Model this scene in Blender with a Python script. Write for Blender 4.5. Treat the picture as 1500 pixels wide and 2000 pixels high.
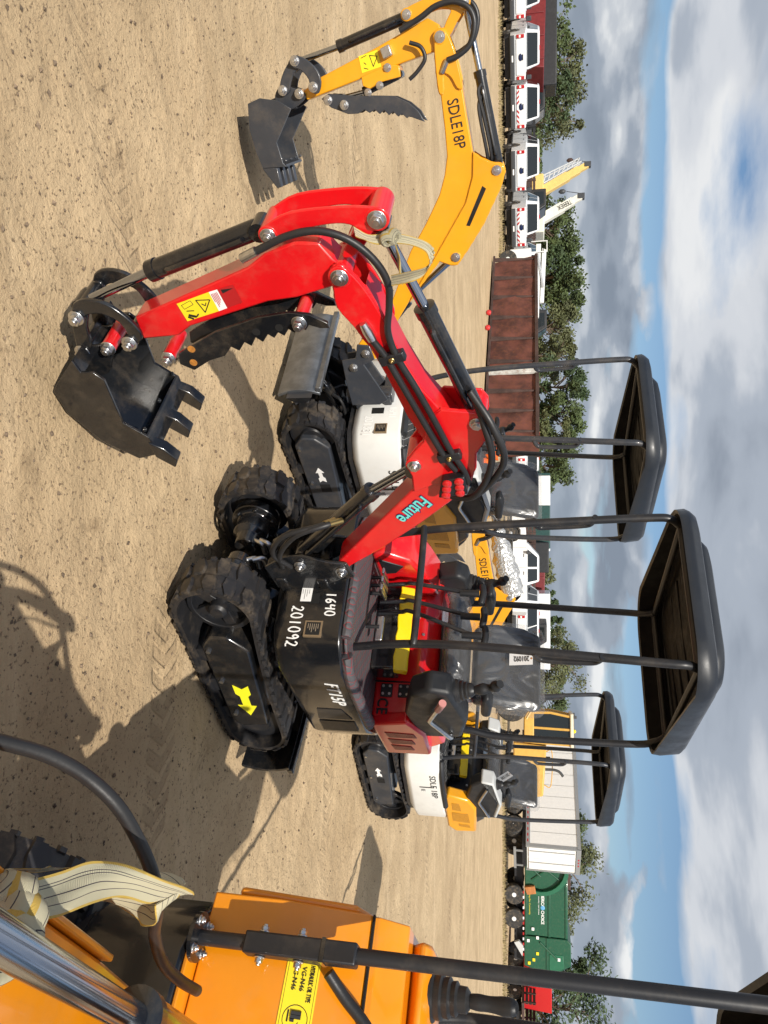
import bpy, math, random
from mathutils import Vector, Matrix, noise
random.seed(7)
scene = bpy.context.scene
for o in list(bpy.data.objects): bpy.data.objects.remove(o)
COL = scene.collection
R_ = math.radians

# ---------------------------------------------------------------- camera
PITCH = math.atan(292/1444.0)
cam_d = bpy.data.cameras.new("camera"); cam = bpy.data.objects.new("camera", cam_d); COL.objects.link(cam)
cam_d.sensor_fit = 'VERTICAL'; cam_d.sensor_height = 36.0; cam_d.lens = 36.0*1444/2000
cam_d.clip_start = 0.05; cam_d.clip_end = 3000
s_, c_ = math.sin(PITCH), math.cos(PITCH)
# the phone was held upright while the picture is stored on its side: image right = up in the place
cam.matrix_world = Matrix(((0,-1,0,0),(s_,0,-c_,0),(c_,0,s_,1.6),(0,0,0,1)))
scene.camera = cam
scene.render.resolution_x, scene.render.resolution_y = 768, 1024

# ---------------------------------------------------------------- world, sun, exposure
SUN_EL, SUN_AZ = R_(39.5), R_(171.5)      # azimuth from +Y towards +X
world = bpy.data.worlds.new("World"); scene.world = world; world.use_nodes = True
SKY_A, SKY_B, SKY_C = (1.3, .4, 0), (4.1, 2.2, 1), (.35, .2, .1)
def build_world():
    nt = world.node_tree; N = nt.nodes; L = nt.links; N.clear()
    def nd(t, **k):
        n = N.new(t)
        for a, b in k.items(): setattr(n, a, b)
        return n
    def mth(op, a, b=None, c=None, clamp=False):
        n = nd('ShaderNodeMath', operation=op); n.use_clamp = clamp
        for i, v in enumerate((a, b, c)):
            if v is None: continue
            if isinstance(v, (int, float)): n.inputs[i].default_value = v
            else: L.new(v, n.inputs[i])
        return n.outputs[0]
    def ramp(fac, pts, interp='EASE'):
        n = nd('ShaderNodeValToRGB'); r = n.color_ramp; r.interpolation = interp
        while len(r.elements) < len(pts): r.elements.new(0.5)
        for e, (p, c) in zip(r.elements, pts): e.position = p; e.color = (*c, 1) if len(c) == 3 else c
        L.new(fac, n.inputs[0]); return n.outputs[0]
    sky = nd('ShaderNodeTexSky', sky_type='NISHITA', sun_disc=False)
    sky.sun_elevation = SUN_EL; sky.sun_rotation = SUN_AZ
    sky.air_density = 1.0; sky.dust_density = 0.0; sky.ozone_density = 4.5
    bg1 = nd('ShaderNodeBackground'); bg1.inputs[1].default_value = 0.072; L.new(sky.outputs[0], bg1.inputs[0])
    tc = nd('ShaderNodeTexCoord'); sep = nd('ShaderNodeSeparateXYZ'); L.new(tc.outputs['Generated'], sep.inputs[0])
    X, Y, Z = sep.outputs
    zc = mth('MAXIMUM', Z, 0.0)
    # clouds lie on a flat layer: divide by elevation so that they close up towards the horizon
    den = mth('ADD', zc, 0.10)
    px = mth('DIVIDE', X, den); py = mth('DIVIDE', Y, den)
    comb = nd('ShaderNodeCombineXYZ'); L.new(px, comb.inputs[0]); L.new(py, comb.inputs[1]); comb.inputs[2].default_value = 3.7
    def nz(vec, scale, detail, rough, dist=0.0, off=None):
        if off:
            m = nd('ShaderNodeVectorMath', operation='ADD'); L.new(vec, m.inputs[0]); m.inputs[1].default_value = off; vec = m.outputs[0]
        n = nd('ShaderNodeTexNoise'); L.new(vec, n.inputs['Vector'])
        n.inputs['Scale'].default_value = scale; n.inputs['Detail'].default_value = detail
        n.inputs['Roughness'].default_value = rough; n.inputs['Distortion'].default_value = dist
        return n.outputs[0]
    V = comb.outputs[0]
    # overhead sheet (flat layer) and heaped clouds low over the horizon (noise on the view direction)
    big = nz(V, 0.40, 2, .5, .2, SKY_A); med = nz(V, 1.05, 10, .52, .1, SKY_B)
    d = mth('ADD', mth('MULTIPLY', big, .6), mth('MULTIPLY', med, .4))
    mp = nd('ShaderNodeMapping'); mp.inputs['Scale'].default_value = (1.0, 1.0, 2.6); L.new(tc.outputs['Generated'], mp.inputs[0])
    mu = nd('ShaderNodeMapping'); mu.inputs['Scale'].default_value = (1.0, 1.0, 2.6); mu.inputs['Location'].default_value = (0, 0, .045); L.new(tc.outputs['Generated'], mu.inputs[0])
    side = nz(mp.outputs[0], 4.4, 10, .50, .1, SKY_C); side_up = nz(mu.outputs[0], 4.4, 3, .50, .1, SKY_C)
    belt = mth('SUBTRACT', 1.0, mth('MULTIPLY', mth('ABSOLUTE', mth('SUBTRACT', Z, .140)), 34.0), None, True)
    low = mth('SUBTRACT', 1.0, mth('MULTIPLY', Z, 8.5), None, True)
    cov_hi = mth('MULTIPLY', mth('SUBTRACT', d, mth('ADD', .415, mth('MULTIPLY', belt, .20))), 13.0, None, True)
    cov_lo = mth('MULTIPLY', mth('SUBTRACT', mth('ADD', side, mth('MULTIPLY', low, .33)), .535), 20.0, None, True)
    cov_lo = mth('MULTIPLY', cov_lo, mth('MULTIPLY', mth('SUBTRACT', .150, Z), 60, None, True), None, True)
    cov = mth('MAXIMUM', cov_hi, cov_lo)
    # heaps: tops catch the light, bases grey; sheet: thin parts bright, thick parts grey
    lit = mth('ADD', mth('MULTIPLY', mth('SUBTRACT', side, side_up), 3.6), mth('ADD', .20, mth('MULTIPLY', Z, 2.0)), None, True)
    col_lo = ramp(lit, [(.05, (.285, .335, .415)), (.38, (.40, .455, .54)), (.62, (.66, .70, .76)), (.9, (1.05, 1.06, 1.06))])
    thick = mth('ADD', mth('MULTIPLY', mth('SUBTRACT', d, .415), 2.1), mth('MULTIPLY', mth('SUBTRACT', nz(V, .75, 5, .5, .4, (9.2, 1.7, 2)), .5), 1.5), None, True)
    col_hi = ramp(thick, [(.0, (1.0, 1.01, 1.02)), (.18, (.80, .83, .88)), (.36, (.50, .555, .64)), (.62, (.315, .36, .435))])
    lowmask = mth('MULTIPLY', mth('SUBTRACT', .152, Z), 90, None, True)
    mc = nd('ShaderNodeMix', data_type='RGBA'); L.new(lowmask, mc.inputs[0]); L.new(col_hi, mc.inputs[6]); L.new(col_lo, mc.inputs[7]); col = mc.outputs[2]
    hz = mth('MULTIPLY', mth('SUBTRACT', .085, Z), 9.0, None, True)
    mx = nd('ShaderNodeMix', data_type='RGBA'); L.new(mth('MULTIPLY', hz, .7), mx.inputs[0]); L.new(col, mx.inputs[6]); mx.inputs[7].default_value = (.44, .52, .63, 1)
    bg2 = nd('ShaderNodeBackground'); L.new(mx.outputs[2], bg2.inputs[0]); bg2.inputs[1].default_value = 0.73
    fac = mth('MAXIMUM', mth('MULTIPLY', cov, .97), mth('MULTIPLY', hz, .8))
    ms = nd('ShaderNodeMixShader'); L.new(fac, ms.inputs[0]); L.new(bg1.outputs[0], ms.inputs[1]); L.new(bg2.outputs[0], ms.inputs[2])
    out = nd('ShaderNodeOutputWorld'); L.new(ms.outputs[0], out.inputs[0])
build_world()
sl = bpy.data.lights.new("sun", 'SUN'); sl.energy = 4.7; sl.angle = R_(.53); sl.color = (1, .94, .85)
sun = bpy.data.objects.new("sun", sl); COL.objects.link(sun)
sd = Vector((math.sin(SUN_AZ)*math.cos(SUN_EL), math.cos(SUN_AZ)*math.cos(SUN_EL), math.sin(SUN_EL)))
sun.rotation_euler = sd.to_track_quat('Z', 'Y').to_euler(); sun.location = sd*40
vs = scene.view_settings; vs.view_transform = 'Standard'; vs.look = 'None'; vs.exposure = 0.20; vs.gamma = 1.0
vs.use_curve_mapping = False

# ---------------------------------------------------------------- materials
MATS = {}
def mat(name, color, rough=.5, metal=0., coat=0., var=.0, vscale=6., bump=0., bscale=40., spec=None, dirt=0., dirtcol=(.34,.26,.17), alpha=1., trans=0., sub=None):
    """procedural paint / rubber / metal: colour broken up by noise, fine relief, optional dust"""
    if name in MATS: return MATS[name]
    m = bpy.data.materials.new(name); MATS[name] = m; m.use_nodes = True
    nt = m.node_tree; L = nt.links; b = nt.nodes['Principled BSDF']
    b.inputs['Base Color'].default_value = (*color, 1); b.inputs['Roughness'].default_value = rough
    b.inputs['Metallic'].default_value = metal; b.inputs['Coat Weight'].default_value = coat; b.inputs['Coat Roughness'].default_value = .08
    if spec is not None: b.inputs['Specular IOR Level'].default_value = spec
    if alpha < 1: b.inputs['Alpha'].default_value = alpha
    if trans: b.inputs['Transmission Weight'].default_value = trans
    tc = nt.nodes.new('ShaderNodeTexCoord'); cur = None
    def noise_(scale, detail=5, rough_=.6):
        n = nt.nodes.new('ShaderNodeTexNoise'); L.new(tc.outputs['Object'], n.inputs['Vector'])
        n.inputs['Scale'].default_value = scale; n.inputs['Detail'].default_value = detail; n.inputs['Roughness'].default_value = rough_; return n.outputs[0]
    def mixc(f, a, bb):
        x = nt.nodes.new('ShaderNodeMix'); x.data_type = 'RGBA'; L.new(f, x.inputs[0])
        for i, v in ((6, a), (7, bb)):
            if isinstance(v, tuple): x.inputs[i].default_value = (*v, 1)
            else: L.new(v, x.inputs[i])
        return x.outputs[2]
    def rmp(f, p0, p1, v0=0, v1=1):
        x = nt.nodes.new('ShaderNodeMapRange'); x.interpolation_type = 'SMOOTHSTEP'; L.new(f, x.inputs[0])
        x.inputs[1].default_value = p0; x.inputs[2].default_value = p1; x.inputs[3].default_value = v0; x.inputs[4].default_value = v1; return x.outputs[0]
    if var: cur = mixc(rmp(noise_(vscale), .3, .7), tuple(c*(1-var) for c in color), tuple(min(1, c*(1+var)) for c in color))
    if dirt:
        dn = rmp(noise_(9, 8, .7), .46, .72, 0, dirt)
        cur = mixc(dn, cur if cur is not None else color, dirtcol)
        rr = nt.nodes.new('ShaderNodeMath'); rr.operation = 'ADD'; rr.inputs[1].default_value = rough
        mm = nt.nodes.new('ShaderNodeMath'); mm.operation = 'MULTIPLY'; mm.inputs[1].default_value = .5; L.new(dn, mm.inputs[0]); L.new(mm.outputs[0], rr.inputs[0])
        L.new(rr.outputs[0], b.inputs['Roughness'])
    elif rough > .12 and metal < .9:
        L.new(rmp(noise_(14, 6, .65), .25, .75, rough*.8, min(1, rough*1.2)), b.inputs['Roughness'])
    if cur is not None: L.new(cur, b.inputs['Base Color'])
    if bump:
        bp = nt.nodes.new('ShaderNodeBump'); bp.inputs['Strength'].default_value = bump; bp.inputs['Distance'].default_value = .004
        L.new(noise_(bscale, 6, .6), bp.inputs['Height']); L.new(bp.outputs[0], b.inputs['Normal'])
    return m
def emat(name, color, s):
    m = mat(name, color, .4); b = m.node_tree.nodes['Principled BSDF']; b.inputs['Emission Color'].default_value = (*color, 1); b.inputs['Emission Strength'].default_value = s; return m

red = mat('red_paint', (.66,.006,.010), .28, coat=.7, var=.09, vscale=3, bump=.05, bscale=45, dirt=.13)
orange = mat('orange_paint', (.78,.265,.004), .30, coat=.6, var=.08, vscale=3, bump=.05, bscale=45, dirt=.12)
yellow = mat('yellow_orange_paint', (.74,.325,.008), .36, coat=.4, var=.05, bump=.02, bscale=50, dirt=.05)
blackp = mat('black_paint', (.008,.009,.011), .22, coat=.5, var=.2, bump=.04, bscale=35, dirt=.10)
blackm = mat('black_satin', (.013,.014,.017), .42, var=.15, bump=.05, bscale=60, dirt=.08)
slate = mat('slate_paint', (.030,.034,.042), .38, coat=.2, var=.1, bump=.03, dirt=.10)
plasticb = mat('black_plastic', (.012,.013,.015), .5, var=.15, bump=.12, bscale=220)
canopyb = mat('canopy_plastic', (.016,.019,.024), .42, var=.1, bump=.05, bscale=120)
rubber = mat('rubber', (.016,.016,.018), .48, var=.18, bump=.08, bscale=90, dirt=.26)
hoseb = mat('hose_rubber', (.017,.017,.018), .45, var=.2, bump=.1, bscale=150)
chrome = mat('chrome_rod', (.40,.44,.51), .14, metal=1.)  # dark bluish tint puts a blue sky reflection into the metal colour
zinc = mat('zinc_bolt', (.62,.63,.64), .30, metal=1., var=.12, vscale=40, bump=.1, bscale=90)
brass = mat('brass_fitting', (.50,.38,.16), .35, metal=1.)
whitep = mat('white_paint', (.72,.73,.71), .38, coat=.2, var=.03, dirt=.08)
greyl = mat('light_grey_plastic', (.50,.51,.50), .45, var=.04, bump=.05, bscale=150)
steelblade = mat('worn_steel', (.20,.215,.235), .34, metal=.75, var=.25, vscale=9, bump=.1, bscale=30)
yguard = mat('yellow_guard', (.86,.62,.008), .38, coat=.2, var=.04)
lblyel = mat('label_yellow', (.84,.66,.02), .45)
lblwht = mat('label_white', (.80,.80,.79), .5)
lblblk = mat('label_black', (.012,.012,.012), .5)
lblred = mat('label_red', (.40,.012,.014), .45)
teal = mat('decal_teal', (.16,.66,.60), .4); navy = mat('decal_navy', (.015,.02,.10), .4); violet=mat('decal_violet',(.45,.48,.80),.4)
lensred = mat('red_lens', (.55,.02,.02), .12, coat=.8)
lensclr = mat('clear_lens', (.62,.42,.40), .15, trans=.3, coat=.8)
darkhole = mat('dark_recess', (.004,.004,.004), .8)
rustb = mat('orange_primer_hole', (.42,.17,.03), .6, var=.3, vscale=60)
seatb = mat('seat_vinyl', (.022,.023,.025), .45, var=.2, bump=.1, bscale=90)

def film_mat():
    m = bpy.data.materials.new('plastic_film'); m.use_nodes = True; nt = m.node_tree; L = nt.links; nt.nodes.clear()
    o = nt.nodes.new('ShaderNodeOutputMaterial'); t = nt.nodes.new('ShaderNodeBsdfTransparent'); g = nt.nodes.new('ShaderNodeBsdfGlossy'); g.inputs['Roughness'].default_value = .30
    d = nt.nodes.new('ShaderNodeBsdfDiffuse'); d.inputs[0].default_value = (.75,.75,.76,1)
    tc = nt.nodes.new('ShaderNodeTexCoord'); mp = nt.nodes.new('ShaderNodeMapping'); mp.inputs['Scale'].default_value = (1,1,.45); mp.inputs['Rotation'].default_value = (.4,.3,.5)
    n = nt.nodes.new('ShaderNodeTexNoise'); n.inputs['Scale'].default_value = 7; n.inputs['Detail'].default_value = 1.5; n.inputs['Distortion'].default_value = 1.2
    L.new(tc.outputs['Object'], mp.inputs[0]); L.new(mp.outputs[0], n.inputs['Vector'])
    b = nt.nodes.new('ShaderNodeBump'); b.inputs['Strength'].default_value = 1.; b.inputs['Distance'].default_value = .05; L.new(n.outputs[0], b.inputs['Height'])
    L.new(b.outputs[0], g.inputs['Normal'])
    m1 = nt.nodes.new('ShaderNodeMixShader'); m1.inputs[0].default_value = .11; L.new(t.outputs[0], m1.inputs[1]); L.new(g.outputs[0], m1.inputs[2])
    m2 = nt.nodes.new('ShaderNodeMixShader'); m2.inputs[0].default_value = .045; L.new(m1.outputs[0], m2.inputs[1]); L.new(d.outputs[0], m2.inputs[2])
    L.new(m2.outputs[0], o.inputs[0]); return m
film = film_mat()
def foil_mat():
    m = mat('bubble_wrap', (.62,.62,.60), .30, metal=.6); nt = m.node_tree; L = nt.links; b = nt.nodes['Principled BSDF']
    tc = nt.nodes.new('ShaderNodeTexCoord'); v = nt.nodes.new('ShaderNodeTexVoronoi'); v.inputs['Scale'].default_value = 48
    L.new(tc.outputs['Object'], v.inputs['Vector']); bp = nt.nodes.new('ShaderNodeBump'); bp.inputs['Strength'].default_value = .9; bp.inputs['Distance'].default_value = .01
    L.new(v.outputs['Distance'], bp.inputs['Height']); L.new(bp.outputs[0], b.inputs['Normal']); return m
foil = foil_mat()
def quilt_mat(name, base, stitch, dots=False):
    m = mat(name, base, .55, var=.12, bump=.0); nt = m.node_tree; L = nt.links; b = nt.nodes['Principled BSDF']
    tc = nt.nodes.new('ShaderNodeTexCoord'); sp = nt.nodes.new('ShaderNodeSeparateXYZ'); L.new(tc.outputs['Object'], sp.inputs[0])
    def M(op, a, c=None):
        n = nt.nodes.new('ShaderNodeMath'); n.operation = op
        for i, v in enumerate((a, c)):
            if v is None: continue
            if isinstance(v, (int, float)): n.inputs[i].default_value = v
            else: L.new(v, n.inputs[i])
        return n.outputs[0]
    k = 17.0; xs = M('ADD', sp.outputs[0], M('MULTIPLY', sp.outputs[2], .8))
    def line(sgn):
        u = M('MULTIPLY', M('ADD', xs, M('MULTIPLY', sp.outputs[1], sgn)), k); return M('ABSOLUTE', M('SUBTRACT', M('FRACT', u), .5))
    mn = M('MINIMUM', line(1.0), line(-1.0))
    lt = M('LESS_THAN', mn, .035)
    x = nt.nodes.new('ShaderNodeMix'); x.data_type = 'RGBA'; L.new(lt, x.inputs[0]); x.inputs[6].default_value = (*base, 1); x.inputs[7].default_value = (*stitch, 1)
    L.new(x.outputs[2], b.inputs['Base Color'])
    bp = nt.nodes.new('ShaderNodeBump'); bp.inputs['Strength'].default_value = .8; bp.inputs['Distance'].default_value = .012
    L.new(M('MINIMUM', mn, .2), bp.inputs['Height']); L.new(bp.outputs[0], b.inputs['Normal']); return m
quilt_r = quilt_mat('quilted_mat_red_stitch', (.075,.073,.078), (.20,.03,.035))
quilt_w = quilt_mat('quilted_mat_white_stitch', (.020,.021,.023), (.42,.42,.42))
def grille_mat(name, base, hole, k=120.):
    m = mat(name, base, .4); nt = m.node_tree; L = nt.links; b = nt.nodes['Principled BSDF']
    tc = nt.nodes.new('ShaderNodeTexCoord'); v = nt.nodes.new('ShaderNodeTexVoronoi'); v.inputs['Scale'].default_value = k; v.inputs['Randomness'].default_value = .15
    L.new(tc.outputs['Object'], v.inputs['Vector']); r = nt.nodes.new('ShaderNodeMapRange'); L.new(v.outputs['Distance'], r.inputs[0]); r.inputs[1].default_value = .32; r.inputs[2].default_value = .42
    x = nt.nodes.new('ShaderNodeMix'); x.data_type = 'RGBA'; L.new(r.outputs[0], x.inputs[0]); x.inputs[6].default_value = (*hole, 1); x.inputs[7].default_value = (*base, 1); L.new(x.outputs[2], b.inputs['Base Color']); return m
gr_red = grille_mat('red_grille', (.30,.004,.006), (.02,.002,.002)); gr_blk = grille_mat('black_grille', (.02,.02,.021), (.002,.002,.002)); gr_yel = grille_mat('yellow_grille', (.50,.22,.01), (.09,.06,.02))
def strap_mat():
    m = mat('webbing', (.62,.55,.33), .75); nt = m.node_tree; L = nt.links; b = nt.nodes['Principled BSDF']
    uv = nt.nodes.new('ShaderNodeUVMap'); sp = nt.nodes.new('ShaderNodeSeparateXYZ'); L.new(uv.outputs[0], sp.inputs[0])
    r = nt.nodes.new('ShaderNodeValToRGB'); cr = r.color_ramp; cr.interpolation = 'CONSTANT'
    w = (.70,.645,.44,1); e = (.74,.50,.10,1); k = (.045,.03,.05,1); pts = [(0,e),(.06,w),(.20,k),(.222,w),(.27,k),(.292,w),(.49,k),(.512,w),(.70,k),(.722,w),(.94,e)]
    while len(cr.elements) < len(pts): cr.elements.new(.5)
    for el, (p, c) in zip(cr.elements, pts): el.position = p; el.color = c
    L.new(sp.outputs[1], r.inputs[0]); L.new(r.outputs[0], b.inputs['Base Color'])
    mp = nt.nodes.new('ShaderNodeMapping'); mp.inputs['Scale'].default_value = (12, 12, 1); L.new(uv.outputs[0], mp.inputs[0])
    ck = nt.nodes.new('ShaderNodeTexWave'); ck.wave_type = 'BANDS'; ck.bands_direction = 'DIAGONAL'; ck.inputs['Scale'].default_value = .9; L.new(mp.outputs[0], ck.inputs['Vector'])
    bp = nt.nodes.new('ShaderNodeBump'); bp.inputs['Strength'].default_value = .8; bp.inputs['Distance'].default_value = .003; L.new(ck.outputs[0], bp.inputs['Height']); L.new(bp.outputs[0], b.inputs['Normal']); return m
webbing = strap_mat()

# ---------------------------------------------------------------- mesh helpers
def rotz(p, a): c, s = math.cos(a), math.sin(a); return (p[0]*c-p[1]*s, p[0]*s+p[1]*c, p[2])
class MB:
    """collects shapes, then links them as ONE mesh object"""
    def __init__(s): s.v = []; s.f = []; s.uv = None
    def add(s, vs, fs):
        n = len(s.v); s.v += [tuple(v) for v in vs]; s.f += [tuple(i+n for i in f) for f in fs]; return s
    def box(s, c, d, rx=0, ry=0, rz=0):
        m = Matrix.Rotation(rz, 3, 'Z') @ Matrix.Rotation(ry, 3, 'Y') @ Matrix.Rotation(rx, 3, 'X'); c = Vector(c)
        vs = [c + m @ Vector((x*d[0]/2, y*d[1]/2, z*d[2]/2)) for x in (-1,1) for y in (-1,1) for z in (-1,1)]
        return s.add(vs, [(0,1,3,2),(4,6,7,5),(0,4,5,1),(2,3,7,6),(0,2,6,4),(1,5,7,3)])
    def b2(s, a, b): return s.box([(a[i]+b[i])/2 for i in range(3)], [abs(b[i]-a[i]) for i in range(3)])
    def prism(s, poly, y0, y1):
        """poly of (x,z) extruded along y"""
        n = len(poly); vs = [(x, y0, z) for x, z in poly] + [(x, y1, z) for x, z in poly]
        ar = sum(poly[i][0]*poly[(i+1)%n][1]-poly[(i+1)%n][0]*poly[i][1] for i in range(n))
        fs = [tuple(range(n)), tuple(range(2*n-1, n-1, -1))] + [(i, n+i, n+(i+1)%n, (i+1)%n) for i in range(n)]
        if (ar > 0) == (y1 < y0): fs = [f[::-1] for f in fs]
        return s.add(vs, fs)
    def prismz(s, poly, z0, z1, k0=1., k1=1.):
        """poly of (x,y) extruded along z, with taper"""
        n = len(poly); cx = sum(p[0] for p in poly)/n; cy = sum(p[1] for p in poly)/n
        vs = [(cx+(x-cx)*k0, cy+(y-cy)*k0, z0) for x, y in poly] + [(cx+(x-cx)*k1, cy+(y-cy)*k1, z1) for x, y in poly]
        return s.add(vs, [tuple(range(n-1,-1,-1)), tuple(range(n, 2*n))] + [(i, (i+1)%n, n+(i+1)%n, n+i) for i in range(n)])
    def prismx(s, poly, x0, x1):
        """poly of (y,z) extruded along x"""
        n = len(poly); vs = [(x0, y, z) for y, z in poly] + [(x1, y, z) for y, z in poly]
        return s.add(vs, [tuple(range(n-1,-1,-1)), tuple(range(n, 2*n))] + [(i, (i+1)%n, n+(i+1)%n, n+i) for i in range(n)])
    def tube(s, path, r, n=10, caps=True, closed=False):
        path = [Vector(p) for p in path]; m = len(path); rs = r if isinstance(r, (list, tuple)) else [r]*m
        prev = None; base = len(s.v)
        for i, p in enumerate(path):
            a = path[(i-1) % m] if (i or closed) else p; b = path[(i+1) % m] if (i < m-1 or closed) else p
            t = (b-a).normalized()
            if prev is None: u = t.orthogonal().normalized()
            else: u = (prev - t*prev.dot(t)); u = u.normalized() if u.length > 1e-6 else t.orthogonal().normalized()
            prev = u; w = t.cross(u)
            s.v += [tuple(p + (u*math.cos(2*math.pi*k/n) + w*math.sin(2*math.pi*k/n))*rs[i]) for k in range(n)]
        for i in range(m if closed else m-1):
            j = (i+1) % m
            for k in range(n): s.f.append((base+i*n+k, base+i*n+(k+1)%n, base+j*n+(k+1)%n, base+j*n+k))
        if caps and not closed: s.f.append(tuple(base+k for k in range(n-1,-1,-1))); s.f.append(tuple(base+(m-1)*n+k for k in range(n)))
        return s
    def cyl(s, a, b, r, r2=None, n=16): return s.tube([a, b], [r, r if r2 is None else r2], n)
    def lathe(s, prof, origin, axis, n=20):
        """prof of (r, h) turned about axis"""
        ax = Vector(axis).normalized(); u = ax.orthogonal().normalized(); w = ax.cross(u); o = Vector(origin); base = len(s.v)
        for r, h in prof: s.v += [tuple(o + ax*h + (u*math.cos(2*math.pi*k/n)+w*math.sin(2*math.pi*k/n))*r) for k in range(n)]
        for i in range(len(prof)-1):
            for k in range(n): s.f.append((base+i*n+k, base+i*n+(k+1)%n, base+(i+1)*n+(k+1)%n, base+(i+1)*n+k))
        s.f.append(tuple(base+k for k in range(n-1,-1,-1))); s.f.append(tuple(base+(len(prof)-1)*n+k for k in range(n))); return s
    def xf(s, fn): s.v = [tuple(fn(v)) for v in s.v]; return s
    def obj(s, name, m, parent=None, bev=0., smooth=40, seg=2):
        me = bpy.data.meshes.new(name); me.from_pydata(s.v, [], s.f); me.update()
        if isinstance(m, (list, tuple)):
            for x in m: me.materials.append(x)
        else: me.materials.append(m)
        if s.uv:
            l = me.uv_layers.new(name='UVMap')
            for lp in me.loops: l.data[lp.index].uv = s.uv[lp.vertex_index]
        if smooth:
            me.polygons.foreach_set('use_smooth', [True]*len(me.polygons)); me.set_sharp_from_angle(angle=R_(smooth))
        o = bpy.data.objects.new(name, me); COL.objects.link(o)
        if parent: o.parent = parent
        if bev:
            b = o.modifiers.new('bevel', 'BEVEL'); b.width = bev; b.segments = seg; b.limit_method = 'ANGLE'; b.angle_limit = R_(35)
        return o
def smooth_path(pts, n=6, closed=False):
    """Catmull-Rom through the points"""
    P = [Vector(p) for p in pts]; out = []; m = len(P)
    for i in range(m if closed else m-1):
        p0 = P[(i-1)%m] if (i or closed) else P[0]*2-P[1]; p1 = P[i]; p2 = P[(i+1)%m]; p3 = P[(i+2)%m] if (closed or i+2 < m) else P[-1]*2-P[-2]
        for k in range(n):
            t = k/n; out.append(.5*((2*p1)+(-p0+p2)*t+(2*p0-5*p1+4*p2-p3)*t*t+(-p0+3*p1-3*p2+p3)*t**3))
    if not closed: out.append(P[-1])
    return out
def tag(o, label=None, cat=None, group=None, kind=None):
    for k, v in (('label', label), ('category', cat), ('group', group), ('kind', kind)):
        if v: o[k] = v
    return o
def thing(name, label, cat, loc=(0,0,0), rz=0., group=None):
    o = bpy.data.objects.new(name, None); COL.objects.link(o); o.empty_display_size = .2
    o.location = loc; o.rotation_euler = (0,0,rz); return tag(o, label, cat, group)
def copy_tree(o, parent=None):
    c = o.copy(); COL.objects.link(c); c.parent = parent
    for ch in [x for x in bpy.data.objects if x.parent is o]: copy_tree(ch, c)
    return c
FONT_CACHE = {}
def text_mesh(txt, shear=0., bold=0., spacing=1.):
    key = (txt, shear, bold, spacing)
    if key in FONT_CACHE: return FONT_CACHE[key]
    cu = bpy.data.curves.new('lettering', 'FONT'); cu.body = txt; cu.size = 1; cu.shear = shear; cu.offset = bold; cu.space_character = spacing; cu.resolution_u = 3; cu.extrude = 0.004
    t = bpy.data.objects.new('tmp', cu); COL.objects.link(t); dg = bpy.context.evaluated_depsgraph_get()
    me = bpy.data.meshes.new_from_object(t.evaluated_get(dg)); bpy.data.objects.remove(t)
    vs = [tuple(v.co) for v in me.vertices]; fs = [tuple(p.vertices) for p in me.polygons]; w = max(v[0] for v in vs) if vs else 1
    FONT_CACHE[key] = (vs, fs, w); return FONT_CACHE[key]
def lettering(txt, origin, xdir, ydir, width, m, parent, name='lettering', height=None, **k):
    """txt laid on a surface: origin = lower left, xdir reading direction, ydir up; width in metres"""
    vs, fs, w = text_mesh(txt, **k); X = Vector(xdir).normalized(); Y = Vector(ydir).normalized(); Z = X.cross(Y); o = Vector(origin)
    sx = width/w; sy = (height/.70) if height else sx
    b = MB(); b.add([o + X*v[0]*sx + Y*v[1]*sy + Z*(v[2]*.25+.0012) for v in vs], fs)
    return b.obj(name, m, parent, smooth=0)
HAND = {'0': [[(.5,0),(.15,.25),(.1,.6),(.35,1),(.7,.95),(.85,.55),(.75,.15),(.5,0)]], '1': [[(.5,1),(.45,0)]],
        '2': [[(.15,.8),(.4,1),(.75,.85),(.6,.5),(.25,.12),(.1,.05),(.3,.2),(.5,.02),(.95,.05)]],
        '3': [[(.2,.95),(.7,.95),(.4,.6),(.8,.4),(.6,0),(.15,.08)]],
        '4': [[(.2,1),(.1,.55),(.8,.6)],[(.8,1),(.72,0)]], '6': [[(.7,1),(.3,.7),(.12,.25),(.4,0),(.75,.2),(.6,.5),(.2,.35)]],
        '9': [[(.8,.7),(.5,1),(.2,.75),(.4,.5),(.8,.7),(.78,.3),(.7,0)]]}
def handwriting(txt, origin, xdir, ydir, width, height, m, parent, r=.0035):
    b = MB(); X = Vector(xdir).normalized(); Y = Vector(ydir).normalized(); Z = X.cross(Y); o = Vector(origin); cw = width/len(txt)
    for i, ch in enumerate(txt):
        for st in HAND.get(ch, []):
            p = smooth_path([o + X*(i*cw + x*cw*.86) + Y*(y*height) for x, y in st], 5)
            n0 = len(b.v); b.tube(p, r, 6)
            for k in range(n0, len(b.v)):
                v = Vector(b.v[k]); d = (v-o).dot(Z); b.v[k] = tuple(v - Z*d*.8 + Z*.001)
    return b.obj('handwritten_number', m, parent)
def panel(name, corners, thick, m, parent, bev=0):
    """thin plate: 4 corners counter-clockwise seen from outside"""
    P = [Vector(c) for c in corners]; n = (P[1]-P[0]).cross(P[3]-P[0]).normalized()*thick
    return MB().add([p for p in P]+[p+n for p in P], [(3,2,1,0),(4,5,6,7),(0,1,5,4),(1,2,6,5),(2,3,7,6),(3,0,4,7)]).obj(name, m, parent, bev, 0)
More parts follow.
